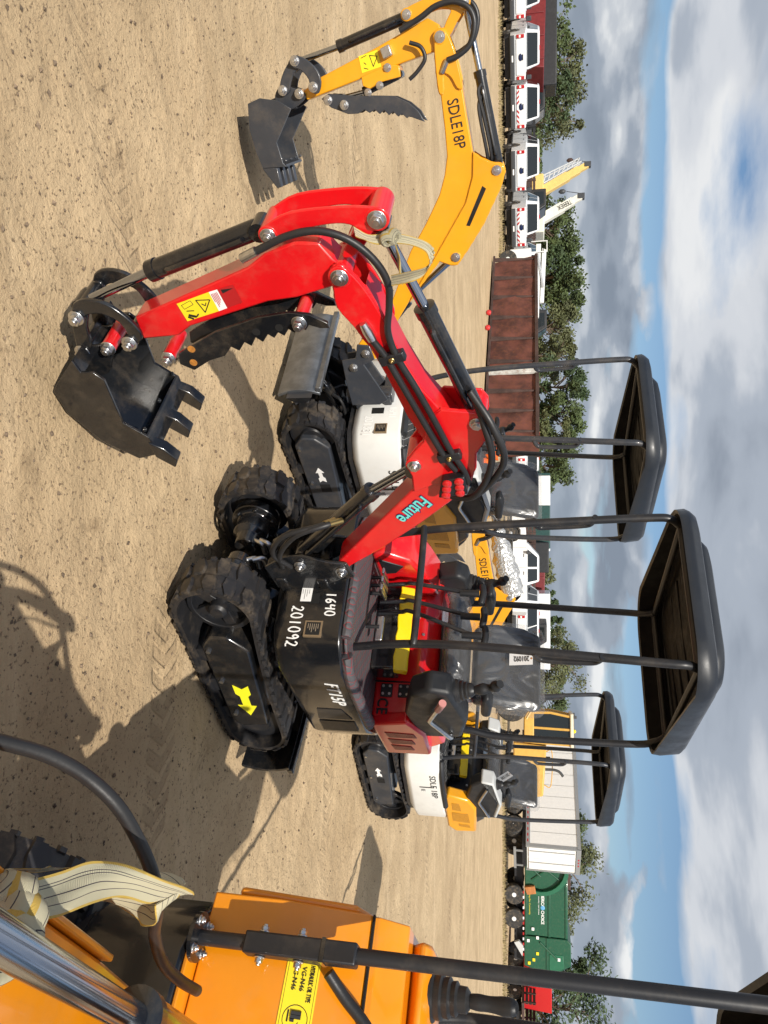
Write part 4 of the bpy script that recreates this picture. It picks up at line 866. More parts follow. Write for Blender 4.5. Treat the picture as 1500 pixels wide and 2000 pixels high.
# ---------------------------------------------------------------- the red machine in the middle
lot_white = mat('chalk_white', (.82,.82,.80), .6)
def red_machine():
    yaw = R_(-123.5)
    r = thing('mini_excavator', 'red and black mini excavator with bent boom and black canopy in the middle', 'excavator', (.54,3.67,0), yaw, 'mini excavators on the sand lot')
    st = dict(kind='red', chassis=blackp, hood=red, mat=quilt_r, pad=quilt_r, grille=gr_red, console=plasticb, post=blackm, under=blackp, blade=blackp, can=(.0,.02,2.185), arrow=(mat('arrow_yellow',(.86,.80,.02),.5), -1, -.16, .20), arrow_len=.25, motor=True)
    undercarriage(r, R_(-138.9+123.5), st)
    ch = body_upper(r, st)
    bx, ax, boom, stick, bk, ac = boom_generic(r, 'R', red, R_(-131+123.5), blackp, .17, 3, 4)
    # hoses along the boom, clamps, work lamp, decals
    for k, rr in (('R_hose1',.011), ('R_hose2',.011)):
        y = .080
        MB().tube(smooth_path([bx((p[0], y, p[1])) for p in T[k]], 6), rr, 10).obj('hose', hoseb, boom)
    h1 = T['R_hose1'][0]; d1 = T['R_hose1'][1]; MB().cyl(bx((h1[0]-.02,.08,h1[1]-.05)), bx((h1[0],.08,h1[1])), .014, n=10).obj('hose_fitting', zinc, boom)
    h2 = T['R_hose2'][0]; MB().tube([bx((h2[0]+.06,.078,h2[1]-.02)), bx((h2[0]+.03,.078,h2[1]-.01)), bx((h2[0],.08,h2[1]))], [.012,.016,.014], 10).obj('hose_fitting', zinc, boom)
    for s, z in ((T['R_hose2'][1][0], T['R_hose2'][1][1]), (T['R_hose2'][4][0], T['R_hose2'][4][1])):
        c = MB().box((s, .076, z+.018), (.035,.03,.085), ry=.25).xf(bx).obj('hose_clamp', blackm, boom, bev=.005); bolt(c, bx((s, .091, z+.018)), ax, .007, .006, m=brass)
    for k in range(2): MB().tube(smooth_path([bx((.94+.02*k, .03+.03*k, 1.40)), bx((.86, .10+.02*k, 1.44+.03*k)), bx((.70, .13, 1.46+.04*k)), bx((.50, .10, 1.38)), bx((.40, .0, 1.22)), bx((.22,-.04,1.02))], 6), .0125, 10).obj('hose', hoseb, ac)
    for k in range(2):
        c0 = T['Rc_oc0']; MB().tube(smooth_path([bx((.30,.05,.83-.03*k)), bx((.33,.10,.78-.02*k)), bx((.30,.13,.66-.05*k)), bx((.17,.12,.56-.03*k)), bx((.04,.09,.53+.04*k))], 6), .0115, 10).obj('hose', hoseb, boom)
        MB().cyl(bx((.30,.045,.84-.03*k)), bx((.325,.085,.80-.02*k)), .014, n=10).obj('hose_fitting', brass, boom)
    Lp = T['R_lamp']; yl = .105
    lm = MB().prism(Lp, .066, yl).xf(bx).obj('work_lamp', blackm, boom, bev=.006)
    A, B_, C_, Dd = [Vector((p[0], 0, p[1])) for p in (Lp[3], Lp[2], Lp[1], Lp[0])]
    for i in range(3):
        for j in range(2):
            u, v = (i+.5)/3, (j+.5)/2; q = A*(1-u)*(1-v)+Dd*u*(1-v)+B_*(1-u)*v+C_*u*v
            MB().lathe([(.0175,0),(.0165,.006),(.010,.010),(.003,.011)], bx((q.x, yl, q.z)), ax, 14).obj('lens', lensred, lm)
    t0, t1, t2 = [Vector(bx((p[0], .0565, p[1]))) for p in T['R_text']]
    xd = (t1-t0).normalized(); yd = ax.cross(xd)*-1 if ax.cross(xd).z < 0 else ax.cross(xd)
    yd = (t2-t0)-xd*((t2-t0).dot(xd)); yd.normalize()
    lettering('Future', t0-xd*.02, xd, yd, (t1-t0).length*1.12, navy, boom, height=.062, shear=.2, bold=.045)
    lettering('Future', t0-xd*.02+ax*.0008, xd, yd, (t1-t0).length*1.12, teal, boom, height=.062, shear=.2, bold=.012)
    for i, p in enumerate(T['R_holes']): MB().cyl((p[0],.0655,p[1]), (p[0],.0672,p[1]), .013, n=14).xf(bx).obj('thumb_hole', rustb if i < 2 else darkhole, stick)
    # stickers on the stick
    S = [Vector(bx((p[0], .0475, p[1]))) for p in T['R_stickers']]
    def quad(a, b, c, d, m, name='sticker', k=.0006): return panel(name, [a, b, c, d], k, m, stick)
    a, b, c, d, e, f = S           # a-b upper edge, d-c lower edge, e/f end of the red part
    quad(d, c, b, a, lblyel)
    P_ = lambda u, v: a.lerp(b, u).lerp(d.lerp(c, u), v) + ax*.0007
    def stroke(pts, m=lblblk, w=.0017):
        bb = MB(); q = [P_(u, v) for u, v in pts]
        for i in range(len(q)-1): bb.cyl(q[i], q[i+1], w, n=5)
        return bb.obj('sticker_print', m, stick)
    stroke([(.55,.15),(.92,.35),(.62,.85),(.55,.15)]); stroke([(.65,.4),(.72,.55),(.78,.42)]); stroke([(.10,.15),(.40,.08),(.42,.30),(.12,.38),(.10,.15)], w=.0009)
    stroke([(.15,.50),(.35,.60)]); stroke([(.15,.72),(.33,.92)], w=.004); stroke([(.10,.80),(.22,.98)], w=.003); stroke([(.38,.84),(.40,.88)], w=.006)
    w0, w1 = b.lerp(e, .35), c.lerp(f, .35); quad(c+ax*.0002, w1, w0, b+ax*.0002, lblwht)
    for i in range(5):
        u = .15+.16*i; q0 = b.lerp(w0, u).lerp(c.lerp(w1, u), .12)+ax*.001; q1 = b.lerp(w0, u).lerp(c.lerp(w1, u), .12+.7*(.6+.4*((i*3) % 4)/3))+ax*.001; MB().cyl(q0, q1, .0011, n=5).obj('sticker_print', lblred, stick)
    quad(w1, f, e, w0, lblred); tx = (f-e).normalized()
    lettering('DANGER', w0.lerp(e, .85).lerp(w1.lerp(f, .85), .30), tx, (w0-e).normalized(), .046, lblblk, stick, height=.012, bold=.02)
    tri = MB(); q = [w0.lerp(e, .2).lerp(w1.lerp(f, .2), .06), w0.lerp(e, .2).lerp(w1.lerp(f, .2), .26), w0.lerp(e, .9).lerp(w1.lerp(f, .9), .16)]; tri.add([x+ax*.001 for x in q]+[x+ax*.0016 for x in q], [(0,1,2),(3,4,5),(0,3,4,1),(1,4,5,2),(2,5,3,0)]).obj('sticker_print', lblblk, stick)
    # markings on the chassis
    handwriting('201092', (.501,.185,.548), (0,1,0), (0,0,1), .20, .052, lot_white, ch)
    handwriting('1640', (.501,.115,.695), (0,1,.05), (0,0,1), .12, .045, lot_white, ch)
    pl = panel('white_label', [(.501,.095,.578),(.501,.162,.578),(.501,.162,.628),(.501,.095,.628)], .0008, lblwht, ch)
    for i in range(4): MB().b2((.5018,.102,.584+i*.010), (.5026,.102+.022+.028*((i*5) % 3)/2,.5855+i*.010)).obj('label_print', lblblk, ch)
    o = lettering('FT15P', (.27,.4500,.680), (-1,.09375,0), (0,0,1), .23, lot_white, ch, height=.060, shear=.2, bold=.012, spacing=1.12)
    gr = MB().prism([(-.01,.58),(-.01,.70),(-.12,.735),(-.12,.565)], .0, .004).xf(lambda v: (v[0], v[1]+.4405+(.36-v[0])*.09375-.0015, v[2])).obj('grille', gr_blk, ch)
    MB().prism([(-.15,.56),(-.15,.74),(-.26,.74),(-.26,.56)], 0, .004).xf(lambda v: (v[0], v[1]+.4405+(.36-v[0])*.09375-.0015, v[2])).obj('grille', gr_blk, ch)
    hood = [x for x in r.children if x.name.startswith('hood')][0]
    ce = lettering('C', (-.2365,.33,.825), (0,1,0), (.08,0,1), .045, lblblk, hood, height=.055, bold=.02); lettering('E', (-.2365,.38,.825), (0,1,0), (.08,0,1), .034, lblblk, hood, height=.055, bold=.02)
    lettering('E1', (-.2335,-.055,1.0), (0,1,0), (0.08,0,1), .05, lblyel, hood, height=.03) if False else None
    lf = MB().b2((-.2375,.02,.985), (-.2345,.10,1.03)).obj('label', lblyel, hood); MB().b2((-.236,.025,.989), (-.2335,.095,1.026)).obj('label_face', lblred, lf)
    for i in range(3): MB().b2((-.2345,.032+.02*i,.995), (-.2325,.036+.02*i,1.02)).obj('label_print', lblyel, lf)
    return r
RED = red_machine()

# ---------------------------------------------------------------- the two grey, white and yellow machines behind it
def yellow_machine(loc, yaw, swing, can, label, hand, wrapped=False):
    r = thing('mini_excavator', label, 'excavator', loc, yaw, 'mini excavators on the sand lot')
    st = dict(kind='sdle', chassis=whitep, hood=yellow, mat=quilt_w, pad=seatb, grille=gr_yel, console=greyl, post=slate, under=slate, blade=steelblade, can=can, arrow=(lblwht, 1, .13, .20), arrow_len=.15, slot=True, blade_w=(-.46,.27), panel_ext=.16)
    undercarriage(r, R_(-2), st, P=(.46,.185,-.50,.195), out=.40, w=.19, drive=-1)
    ch = body_upper(r, st)
    bx, ax, boom, stick, bk, ac = boom_generic(r, 'A', yellow, swing, slate, .16, 4, 6)
    for k, rr in (('A_hose1',.014), ('A_hose2',.010)):
        MB().tube(smooth_path([bx((p[0], .085, p[1])) for p in T[k]], 6), rr, 10).obj('hose', hoseb, boom)
    MB().tube(smooth_path([bx((p[0]+.02, .045, p[1]+.015)) for p in T['A_hose1']], 6), .012, 10).obj('hose', hoseb, boom)
    e = T['A_hose1'][-1]; MB().cyl(bx((e[0],.082,e[1])), bx((e[0]-.05,.07,e[1]-.03)), .014, n=10).obj('hose_fitting', zinc, boom)
    a1, a0 = T['Ac_ac1'], T['Ac_ac0']
    for k in range(2): MB().tube(smooth_path([bx((a1[0]-.05*k-.06,.026,a1[1]+.01)), bx((a1[0]-.10-.05*k,.040,a1[1]-.005)), bx(((a1[0]+a0[0])/2,.042+.004*k,(a1[1]+a0[1])/2-.02-.02*k)), bx((a0[0]+.04,.036,a0[1]-.03-.02*k)), bx((a0[0]-.03,.0,a0[1]-.05))], 6), .010, 8).obj('hose', hoseb, ac)
    MB().prism([(1.10,1.33),(1.085,1.35),(.90,1.255),(.905,1.235)], .066, .0675).xf(bx).obj('slot', darkhole, boom)
    MB().prism(T['A_thbr'], -.057, .057).xf(bx).obj('thumb_bracket', yellow, stick, bev=.004)
    v = T['A_stk']; q = (v[1][0]+.0, v[1][1]+.06)
    MB().box((q[0]-.015,.066,q[1]-.01), (.05,.05,.05), ry=.3).xf(bx).obj('valve_block', zinc, stick, bev=.004)
    for p in (T['A_thbr'][1], T['A_thbr'][4], T['A_thbr'][5]): bolt(stick, bx((p[0]-.015,.058,p[1]-.01)), ax, .015, .012)
    cylinder_ram(stick, (T['A_thbr'][2][0]-.04, T['A_thbr'][2][1]-.02), (1.60,.72), (1.585,.60), .022, .012, bx, name='thumb_cylinder')
    t0, t1, t2 = [Vector(bx((p[0], .0565, p[1]))) for p in T['A_text']]; xd = (t1-t0).normalized(); yd = (t2-t0)-xd*((t2-t0).dot(xd)); yd.normalize()
    lettering('SDLE18P', t0, xd, yd, (t1-t0).length, lblblk, boom, height=.058)
    S = [Vector(bx((p[0], .0475, p[1]))) for p in T['A_stk']]; a, b, c, d = S
    panel('sticker', [d, c, b, a], .0006, lblyel, stick)
    P_ = lambda u, w: a.lerp(b, u).lerp(d.lerp(c, u), w) + ax*.001
    bb = MB()
    for p, q in (((.55,.15),(.92,.35)), ((.92,.35),(.62,.85)), ((.62,.85),(.55,.15)), ((.1,.15),(.4,.1)), ((.15,.75),(.35,.9)), ((.2,.45),(.3,.6))): bb.cyl(P_(*p), P_(*q), .0018, n=5)
    bb.obj('sticker_print', lblblk, stick)
    lettering('SDLE 18P', (.27,.4500,.690), (-1,.09375,0), (0,0,1), .34, lblblk, ch, height=.055)
    MB().b2((.08,.455,.585), (.096,.4665,.715)).obj('stripe', lblblk, ch)
    for i in range(5): MB().b2((.06,.455,.60+.008*i), (.02+.004*((i*3) % 5),.4725,.6025+.008*i)).obj('label_print', lblblk, ch)
    if hand:
        handwriting(hand[0], (.501,.19,.548), (0,1,0), (0,0,1), .17, .05, lot_white, ch, .0028); handwriting(hand[1], (.501,.115,.70), (0,1,0), (0,0,1), .10, .045, lot_white, ch, .0028)
    if wrapped:
        a, c = T['Ac_ac1'], T['Ac_ac0']; A_, C_ = Vector((a[0]+.12, 0, a[1]-.02)), Vector((c[0]-.02, 0, c[1]+.02)); t = (C_-A_); n = 22; b = MB(); pr = []
        for i in range(n+1):
            f = i/n; pr.append((.045+.045*math.sin(min(1, f*1.15)*math.pi*.62)+.006*math.sin(f*31)+.004*math.sin(f*57), t.length*f))
        b.lathe(pr, A_, t, 26); b.xf(lambda v: (v[0], v[1]*(1+.12*math.sin(v[0]*41)), v[2]+.008*math.sin(v[0]*37+v[1]*50))).xf(bx).obj('bubble_wrap', foil, ac)
    return r
EXA = yellow_machine((-.48,5.12,0), R_(-125), R_(-25), (.0,.05,2.195), 'yellow and white mini excavator behind the red one, whole yellow boom showing', ('201331','1641'))
EXB = yellow_machine((2.25,7.05,0), R_(-138), R_(-22), (.02,-.01,2.185), 'farthest yellow and white mini excavator, behind the red one to its other side', ('201330','1639'), True)

# ---------------------------------------------------------------- the orange machine close by
def orange_machine():
    r = thing('mini_excavator', 'orange mini excavator close to the camera, cut off by the picture edge', 'excavator', (1.6,1.8,0), R_(-132), 'mini excavators on the sand lot')
    st = dict(kind='orange', chassis=blackp, hood=orange, mat=quilt_r, pad=quilt_r, grille=gr_blk, console=plasticb, post=blackm, under=blackp, blade=blackp, can=(-.10,-.06,2.20), motor=True)
    undercarriage(r, R_(-6), st)
    ch = body_upper(r, st)
    bx = lambda v: tuple(a+b for a, b in zip(v, (.62,-.09,0))); ax = Vector((0,1,0))
    poly = [(-.05,.74),(.0,.84),(.30,.915),(.62,.985),(1.10,1.06),(1.36,1.075),(1.43,1.05),(1.42,1.0),(1.34,.97),(1.08,.95),(.62,.87),(.30,.79),(.05,.71)]
    boom = MB().prism(poly, -.06, .06).xf(bx).obj('boom', orange, r, bev=.006)
    for s in (-1, 1): MB().prism([(p[0], p[1]+.012) for p in poly[3:6]]+[(p[0], p[1]-.01) for p in poly[8:11]], s*.061, s*.071).xf(bx).obj('side_plate', orange, boom, bev=.003)
    swing_post(r, blackp, bx, (0,.787), (.05,.60))
    cylinder_ram(r, (.20,1.0), (.62,1.055), (1.36,1.165), .036, .0205, bx)
    cylinder_ram(r, (.05,.60), (.42,.74), (.62,.83), .034, .018, bx)
    dx = 1.40-T['Rp_pivot'][0]; dz = 1.02-T['Rp_pivot'][1]; sh = lambda L: [(p[0]+dx, p[1]+dz) for p in L]
    stick = MB().prism(sh(T['R_stick']), -.046, .046).xf(bx).obj('stick', orange, r, bev=.006)
    for s in (-1, 1):
        MB().prism(sh(T['R_arch']), s*.047, s*.058).xf(bx).obj('arch_plate', orange, stick, bev=.004)
        MB().prism(sh(T['R_link1']), s*.078, s*.094).xf(bx).obj('bucket_link', blackp, r, bev=.004)
    q = sh([T['Rc_bc0'], T['Rc_bc1'], T['Rc_bc2']]); cylinder_ram(r, q[0], q[1], q[2], .034, .0155, bx)  # this ram and the thumb below are added, unseen, to broaden the arm's shadow
    for s in (-1, 1): MB().prism(sh(T['R_thumb']), s*.052, s*.066).xf(bx).obj('thumb_plate', blackp, r, bev=.002)
    bucket_part(r, sh(T['R_bucket']), sh(T['R_ears']), .17, blackp, bx, 4, 3, sh(T['R_tooth']), None)
    # fuel sticker on the side cover's top, post flange
    return r, bx, boom
ORG, obx, oboom = orange_machine()

# a fifth machine stands just past the right edge of the picture; its canopy throws the shadow seen on the sand
EXE = yellow_machine((4.15,4.45,0), R_(-138), R_(62), (.02,-.01,2.185), 'yellow mini excavator past the right picture edge, only its canopy shadow showing', None)

# ---------------------------------------------------------------- far side of the lot
carw = mat('white_car_paint', (.74,.75,.75), .3, coat=.4, var=.02, dirt=.06)
glassd = mat('dark_glass', (.012,.016,.018), .08, coat=.5)
tyre = mat('tyre_rubber', (.022,.022,.022), .75, var=.2, dirt=.4)
rim = mat('wheel_rim', (.55,.56,.57), .35, metal=.8)
rimw = mat('white_rim', (.70,.70,.69), .4, var=.05)
taill = mat('tail_lamp', (.42,.012,.016), .25, coat=.5)
greyt = mat('grey_trim', (.05,.053,.057), .5)
rust = mat('rusty_steel', (.105,.034,.024), .8, var=.55, vscale=1.3, bump=.6, bscale=12, dirt=.6, dirtcol=(.19,.070,.032))
rustd = mat('rusty_rib', (.060,.034,.028), .8, var=.35, vscale=2.5, bump=.4, bscale=18)
def wheel(parent, c, r, w, ax=(0,1,0), rm=None, name='wheel'):
    o = MB().lathe([(r*.62, -w/2), (r*.93, -w/2), (r, -w*.36), (r, w*.36), (r*.93, w/2), (r*.62, w/2)], c, ax, 22).obj(name, tyre, parent)
    a = Vector(ax).normalized()
    MB().lathe([(r*.62, -.01), (r*.58, .012), (r*.30, -.02), (r*.22, .03), (r*.05, .04)], Vector(c)+a*(w*.42), a, 18).obj('rim', rm or rim, o)
    MB().lathe([(r*.62, -.01), (r*.58, .012), (r*.30, -.02), (r*.22, .03), (r*.05, .04)], Vector(c)-a*(w*.42), -a, 18).obj('rim', rm or rim, o)
    return o
def pickup(loc, rz, label, chevron=False, group='white pickups parked along the far edge', oval=True):
    """local: x = forward; rear bumper at x = 0"""
    r = thing('pickup_truck', label, 'pickup truck', loc, rz, group)
    def body(prof, y0, y1, m, name, par, bev=.04): return MB().prism(prof, y0, y1).obj(name, m, par, bev=bev)
    b = body([(.12,.50),(.05,.62),(.02,1.12),(.06,1.22),(1.70,1.24),(1.72,1.26),(3.9,1.24),(5.35,1.14),(5.45,.9),(5.42,.48),(4.95,.46),(4.90,.72),(4.68,.92),(4.30,.92),(4.08,.72),(4.02,.46),(1.75,.46),(1.70,.72),(1.48,.92),(1.10,.92),(.88,.72),(.83,.50)], -.96, .96, carw, 'body', r, .06)
    cab = MB(); lo = [(1.68,-.90),(1.68,.90),(4.0,.90),(4.0,-.90)]; hi = [(1.90,-.74),(1.90,.74),(3.25,.74),(3.25,-.74)]
    cab.add([(x,y,1.24) for x,y in lo]+[(x,y,1.90) for x,y in hi], [(3,2,1,0),(4,5,6,7),(0,1,5,4),(1,2,6,5),(2,3,7,6),(3,0,4,7)]); cb = cab.obj('cab', carw, r, bev=.08, seg=3)
    MB().add([(1.675,-.74,1.29),(1.675,.74,1.29),(1.855,.66,1.80),(1.855,-.66,1.80),(1.74,-.74,1.29),(1.74,.74,1.29),(1.89,.66,1.80),(1.89,-.66,1.80)], [(3,2,1,0),(4,5,6,7),(0,1,5,4),(1,2,6,5),(2,3,7,6),(3,0,4,7)]).obj('rear_window', glassd, cb)
    for s in (-1, 1):
        y = lambda z: s*(.90-.16*(z-1.24)/.66+.006)
        for x0, x1, x2, x3 in ((1.86,2.58,2.58,1.97),(2.68,3.62,3.20,2.68)):
            q = [(x0,1.30),(x1,1.30),(x2,1.80),(x3,1.80)]; vs = [(x, y(z), z) for x, z in q]+[(x, y(z)-s*.03, z) for x, z in q]
            MB().add(vs, [(0,1,2,3),(7,6,5,4),(0,4,5,1),(1,5,6,2),(2,6,7,3),(3,7,4,0)]).obj('side_window', glassd, cb, smooth=0)
        MB().b2((-.015,s*.955,.80), (.10,s*.80,1.16)).obj('tail_lamp', taill, b, bev=.015)
        MB().b2((-.02,s*.94,.92), (.05,s*.83,1.0)).obj('reversing_lamp', lblwht, b)
        MB().box((3.45,s*1.08,1.36), (.14,.22,.26)).obj('mirror', greyt, cb, bev=.03)
        for x in (1.29, 4.49): wheel(r, (x, s*.84, .40), .40, .26)
    MB().b2((3.72,-.68,1.28), (3.80,.68,1.30)).obj('wiper_cowl', greyt, cb)
    bp = MB().prism([(-.14,.48),(-.16,.56),(-.14,.70),(.06,.70),(.06,.48)], -.95, .95).obj('rear_bumper', greyt, r, bev=.02)
    MB().b2((-.165,-.16,.55), (-.13,.16,.66)).obj('number_plate_recess', blackm, bp)
    MB().b2((-.17,-.14,.57), (-.162,.14,.64)).obj('number_plate', lblwht, bp)
    MB().b2((.005,-.76,.78), (.03,.76,1.17)).obj('tailgate', carw, b, bev=.02)
    if oval: MB().lathe([(.10,0),(.085,.012)], (-.004,0,.98), (-1,0,0), 20).xf(lambda v: (v[0], v[1]*1.6, v[2])).obj('badge', mat('badge_blue', (.01,.02,.07), .3), b)
    MB().b2((.0,-.12,1.06), (-.02,.12,1.11)).obj('handle', blackm, b)
    for s in (-1, 1):
        for x in (1.68, 2.66, 3.72): MB().b2((x-.006,s*.955,.55), (x+.006,s*.9665,1.22)).obj('door_gap', greyt, b)
        for x in (2.35, 3.30): MB().b2((x-.09,s*.958,1.08), (x+.09,s*.985,1.115)).obj('door_handle', greyt, b)
        MB().b2((.9,s*.955,.47), (4.95,s*.968,.53)).obj('side_sill', greyt, b)
    MB().b2((1.92,-.10,1.885), (1.99,.10,1.93)).obj('roof_lamp', taill, cb)
    for yy in (-.38,.38): MB().b2((2.3,yy-.14,1.30), (2.38,yy+.14,1.66)).obj('headrest', greyt, cb)
    if chevron:
        for s in (-1, 1):
            for i in range(3):
                y0 = s*(.10+.22*i); q = [(y0,.785),(y0+s*.10,.785),(y0+s*.22,.90),(y0+s*.12,.90)]
                if s < 0: q = q[::-1]
                MB().prismx(q, -.003, .002).obj('chevron', taill, b, smooth=0)
    MB().b2((.2,-.90,.22), (5.2,.90,.46)).obj('chassis', blackm, r)
    return r
def at(px_y, Y, z=0.): return ((px_y-1000)/1444.*(Y*math.cos(PITCH)+(1.6-z)*math.sin(PITCH)), Y, z)
PICK = []
for i, (u, Y, a, ch, lab) in enumerate(((117,36.3,131,False,'white pickup with plain tailgate next to the one cut off at the left edge'), (213,37.6,123,True,'white pickup with red chevrons on its tailgate, in front of the dull red truck'),
        (337,38.2,128,False,'white pickup with plain tailgate below the pale yellow crane boom'), (447,38.8,125,True,'white pickup with red chevrons on its tailgate, below the cream crane boom'), (545,40.5,124,False,'white pickup half hidden behind the long rusty skip'))):
    PICK.append(pickup(at(u, Y), R_(a), lab, ch))
PICK.append(pickup(at(-5, 35.4), R_(133), 'white pickup cut off at the left end of the far row'))
pickup(at(1115+85, 41.), R_(180), 'white pickup seen from its side beyond the red machine', group='white pickups beyond the red machine')
pickup(at(1232, 40.), R_(112), 'white pickup with red lamps right of the side-on one', group='white pickups beyond the red machine')
pickup(at(1262, 40.5), R_(108), 'rightmost white pickup beyond the red machine', group='white pickups beyond the red machine')
pickup(at(868, 40.), R_(112), 'white pickup between the rusty skip and the canopy posts', group='white pickups beyond the red machine')
pickup(at(915, 41.), R_(110), 'white pickup behind the seat of the yellow machine', group='white pickups beyond the red machine')

def skip(p0, p1, h, label, slope=True, post=False, depth=2.3):
    """rusty open skip: long side from p0 to p1"""
    d = Vector((p1[0]-p0[0], p1[1]-p0[1], 0)); L = d.length; rz = math.atan2(d.y, d.x)
    r = thing('rusty_skip', label, 'skip', (p0[0], p0[1], 0), rz, 'rusty skips on the lot')
    x0 = .35 if slope else 0
    def wall(y0, y1, nm, seed):
        b = MB(); random.seed(seed); nx, nz_ = 40, 8
        for j in range(nz_+1):
            for i in range(nx+1):
                f = i/nx; zz = .12+(h-.14)*j/nz_; xs = x0*(1-j/nz_)+(L-x0*(1-j/nz_))*f; yy = y0 + (.09*noise.noise((xs*1.3, zz*1.6, seed))+.06*noise.noise((xs*3, zz*3, seed+5)))*math.sin(math.pi*j/nz_)
                b.v.append((xs, yy, zz))
        for j in range(nz_):
            for i in range(nx): a = j*(nx+1)+i; b.f.append((a, a+1, a+nx+2, a+nx+1))
        n0 = len(b.v); b.v += [(x, y+(y1-y0), z) for x, y, z in b.v[:n0]]; b.f += [tuple(n0+i for i in reversed(f)) for f in b.f[:]]
        return b.obj(nm, rust, r, smooth=60)
    wall(0, .03, 'side_wall', 2); wall(depth, depth+.03, 'side_wall', 9)
    MB().prism([(x0,.12),(x0+.05,.12),(.05,h),(0,h)], .02, depth).obj('end_wall', rust, r); MB().prism([(L-.05,.12),(L,.12),(L,h),(L-.05,h)], .02, depth).obj('end_wall', rust, r)
    MB().b2((x0,.02,.08), (L,depth,.14)).obj('floor_plate', rustd, r)
    n = max(3, int(L/1.15))
    for i in range(n+1):
        x = x0*.4+.10+(L-.3-x0*.4)*i/n
        MB().add([(x-.09,-.012,.12),(x+.09,-.012,.12),(x+.05,-.02,h-.14),(x-.05,-.02,h-.14),(x-.075,-.11,.12),(x+.075,-.11,.12),(x+.02,-.035,h-.16),(x-.02,-.035,h-.16)], [(0,1,2,3),(7,6,5,4),(0,4,5,1),(1,5,6,2),(2,6,7,3),(3,7,4,0)]).obj('rib', rustd, r, bev=.01)
    for y in (-.09, depth-.01): MB().b2((0,y,h-.12), (L,y+.12,h)).obj('top_rail', rustd, r, bev=.015)
    MB().b2((0,-.10,.05), (L,.02,.13)).obj('bottom_rail', rustd, r, bev=.01)
    if post: MB().b2((-.02,-.13,.12), (.22,-.02,h-.05)).obj('painted_post', mat('flaking_white', (.52,.53,.50), .7, var=.2, vscale=4, dirt=.8, dirtcol=(.22,.09,.04)), r, bev=.01)
    return r
skip((-10.0,29.4), (-4.95,25.4), 1.76, 'long rusty ribbed skip with a sloping left end')
skip((-4.75,25.2), (-2.35,23.4), 1.78, 'shorter rusty skip with a flaking white corner post', slope=False, post=True, depth=.9)

# buoys lying by the skip
for u, v in ((616,953), (645,951)):
    d = (1042-v)/1444.; Y = 1.6/d; x, y, z = at(u, Y)
    o = MB().lathe([(.0,-.09),(.07,-.07),(.10,0),(.07,.07),(.0,.09)], (x, y-.35, .09), (.3,.2,1), 14).obj('red_ball', mat('red_ball', (.55,.03,.03), .5)); tag(o, 'small red ball at the foot of the long skip, %s one' % ('left' if u < 630 else 'right'), 'ball', 'red balls by the skip')

# ---- crane booms behind the pickups
def crane(u0, v0, u1, v1, Y, m, label, w, lattice):
    """boom from its foot to its tip, on a carrier behind the pickups"""
    f = lambda u, v: Vector(at(u, Y, 1.6+(v-1042)/1444.*Y)); a, b = f(u0, v0), f(u1, v1); t = (b-a).normalized(); L = (b-a).length
    r = thing('mobile_crane', label, 'crane', (a.x, Y, 0), 0, 'mobile cranes behind the pickups'); a = a-Vector((a.x, Y, 0)); b = b-Vector(r.location)
    up = Vector((0,1,0)).cross(t)
    def beam(p, q, wd, nm, mm, par): 
        x = (q-p).normalized(); z = Vector((0,1,0)).cross(x); vs = [p+Vector((0,s*wd*.5,0))+z*k*wd*.6 for s in (-1,1) for k in (-1,1)]+[q+Vector((0,s*wd*.5,0))+z*k*wd*.6 for s in (-1,1) for k in (-1,1)]
        return MB().add(vs, [(0,1,3,2),(4,6,7,5),(0,4,5,1),(2,3,7,6),(0,2,6,4),(1,5,7,3)]).obj(nm, mm, par, bev=.02)
    a0 = a - t*3.2
    beam(a0, a+t*L*.55, w, 'boom_section', m, r); beam(a+t*L*.5, a+t*L*.8, w*.82, 'boom_section', m, r); beam(a+t*L*.78, b, w*.66, 'boom_section', m, r)
    hd = MB().box(b, (w*.7,w*.8,w*.9)).obj('boom_head', greyt, r, bev=.03)
    MB().cyl(b+Vector((-.25,0,-.1)), b+Vector((-.45,0,-1.0)), .025, n=6).obj('cable', greyt, hd)
    MB().lathe([(.05,-.25),(.16,-.1),(.16,.12),(.05,.25)], b+Vector((-.47,0,-1.3)), (0,0,1), 12).obj('hook_block', rustd if lattice else greyt, hd)
    if lattice:
        off = up*(w*1.3 if up.z < 0 else -w*1.3); n = 8; lt = MB(); p0 = a+t*L*.05+off; p1 = a+t*L*.92+off*.8
        for s in (-1, 1):
            for k in (-1, 1): lt.cyl(p0+Vector((0,s*.25,0))+up*k*.28, p1+Vector((0,s*.15,0))+up*k*.14, .05, n=6)
        for i in range(n):
            q0 = p0.lerp(p1, i/n); q1 = p0.lerp(p1, (i+1)/n)
            for s in (-1, 1): lt.cyl(q0+Vector((0,s*.24,0))+up*.25*(1-.5*i/n), q1+Vector((0,s*.22,0))-up*.25*(1-.5*i/n), .03, n=5)
        lt.obj('lattice_jib', mat('pale_steel', (.55,.57,.58), .5), r)
    MB().b2((-1.2,-1.1,.9), (6.4,1.1,1.45)).obj('carrier_deck', greyt, r, bev=.05)
    MB().b2((-.9,-1.0,1.45), (1.2,1.0,2.35)).obj('turntable_housing', m, r, bev=.08)
    for x in (-.5, .9, 4.3, 5.6):
        for s in (-1, 1): wheel(r, (x, s*.95, .52), .52, .32)
    return r
cry = mat('pale_crane_yellow', (.72,.50,.16), .5, var=.06); crw = mat('crane_cream', (.72,.70,.60), .5, var=.05)
c1 = crane(372, 1062, 322, 1142, 58, cry, 'pale yellow crane boom with a lattice jib raised behind the pickups', .55, True)
c2 = crane(430, 1055, 384, 1130, 54, crw, 'cream crane boom without a jib raised behind the pickups', .55, False)
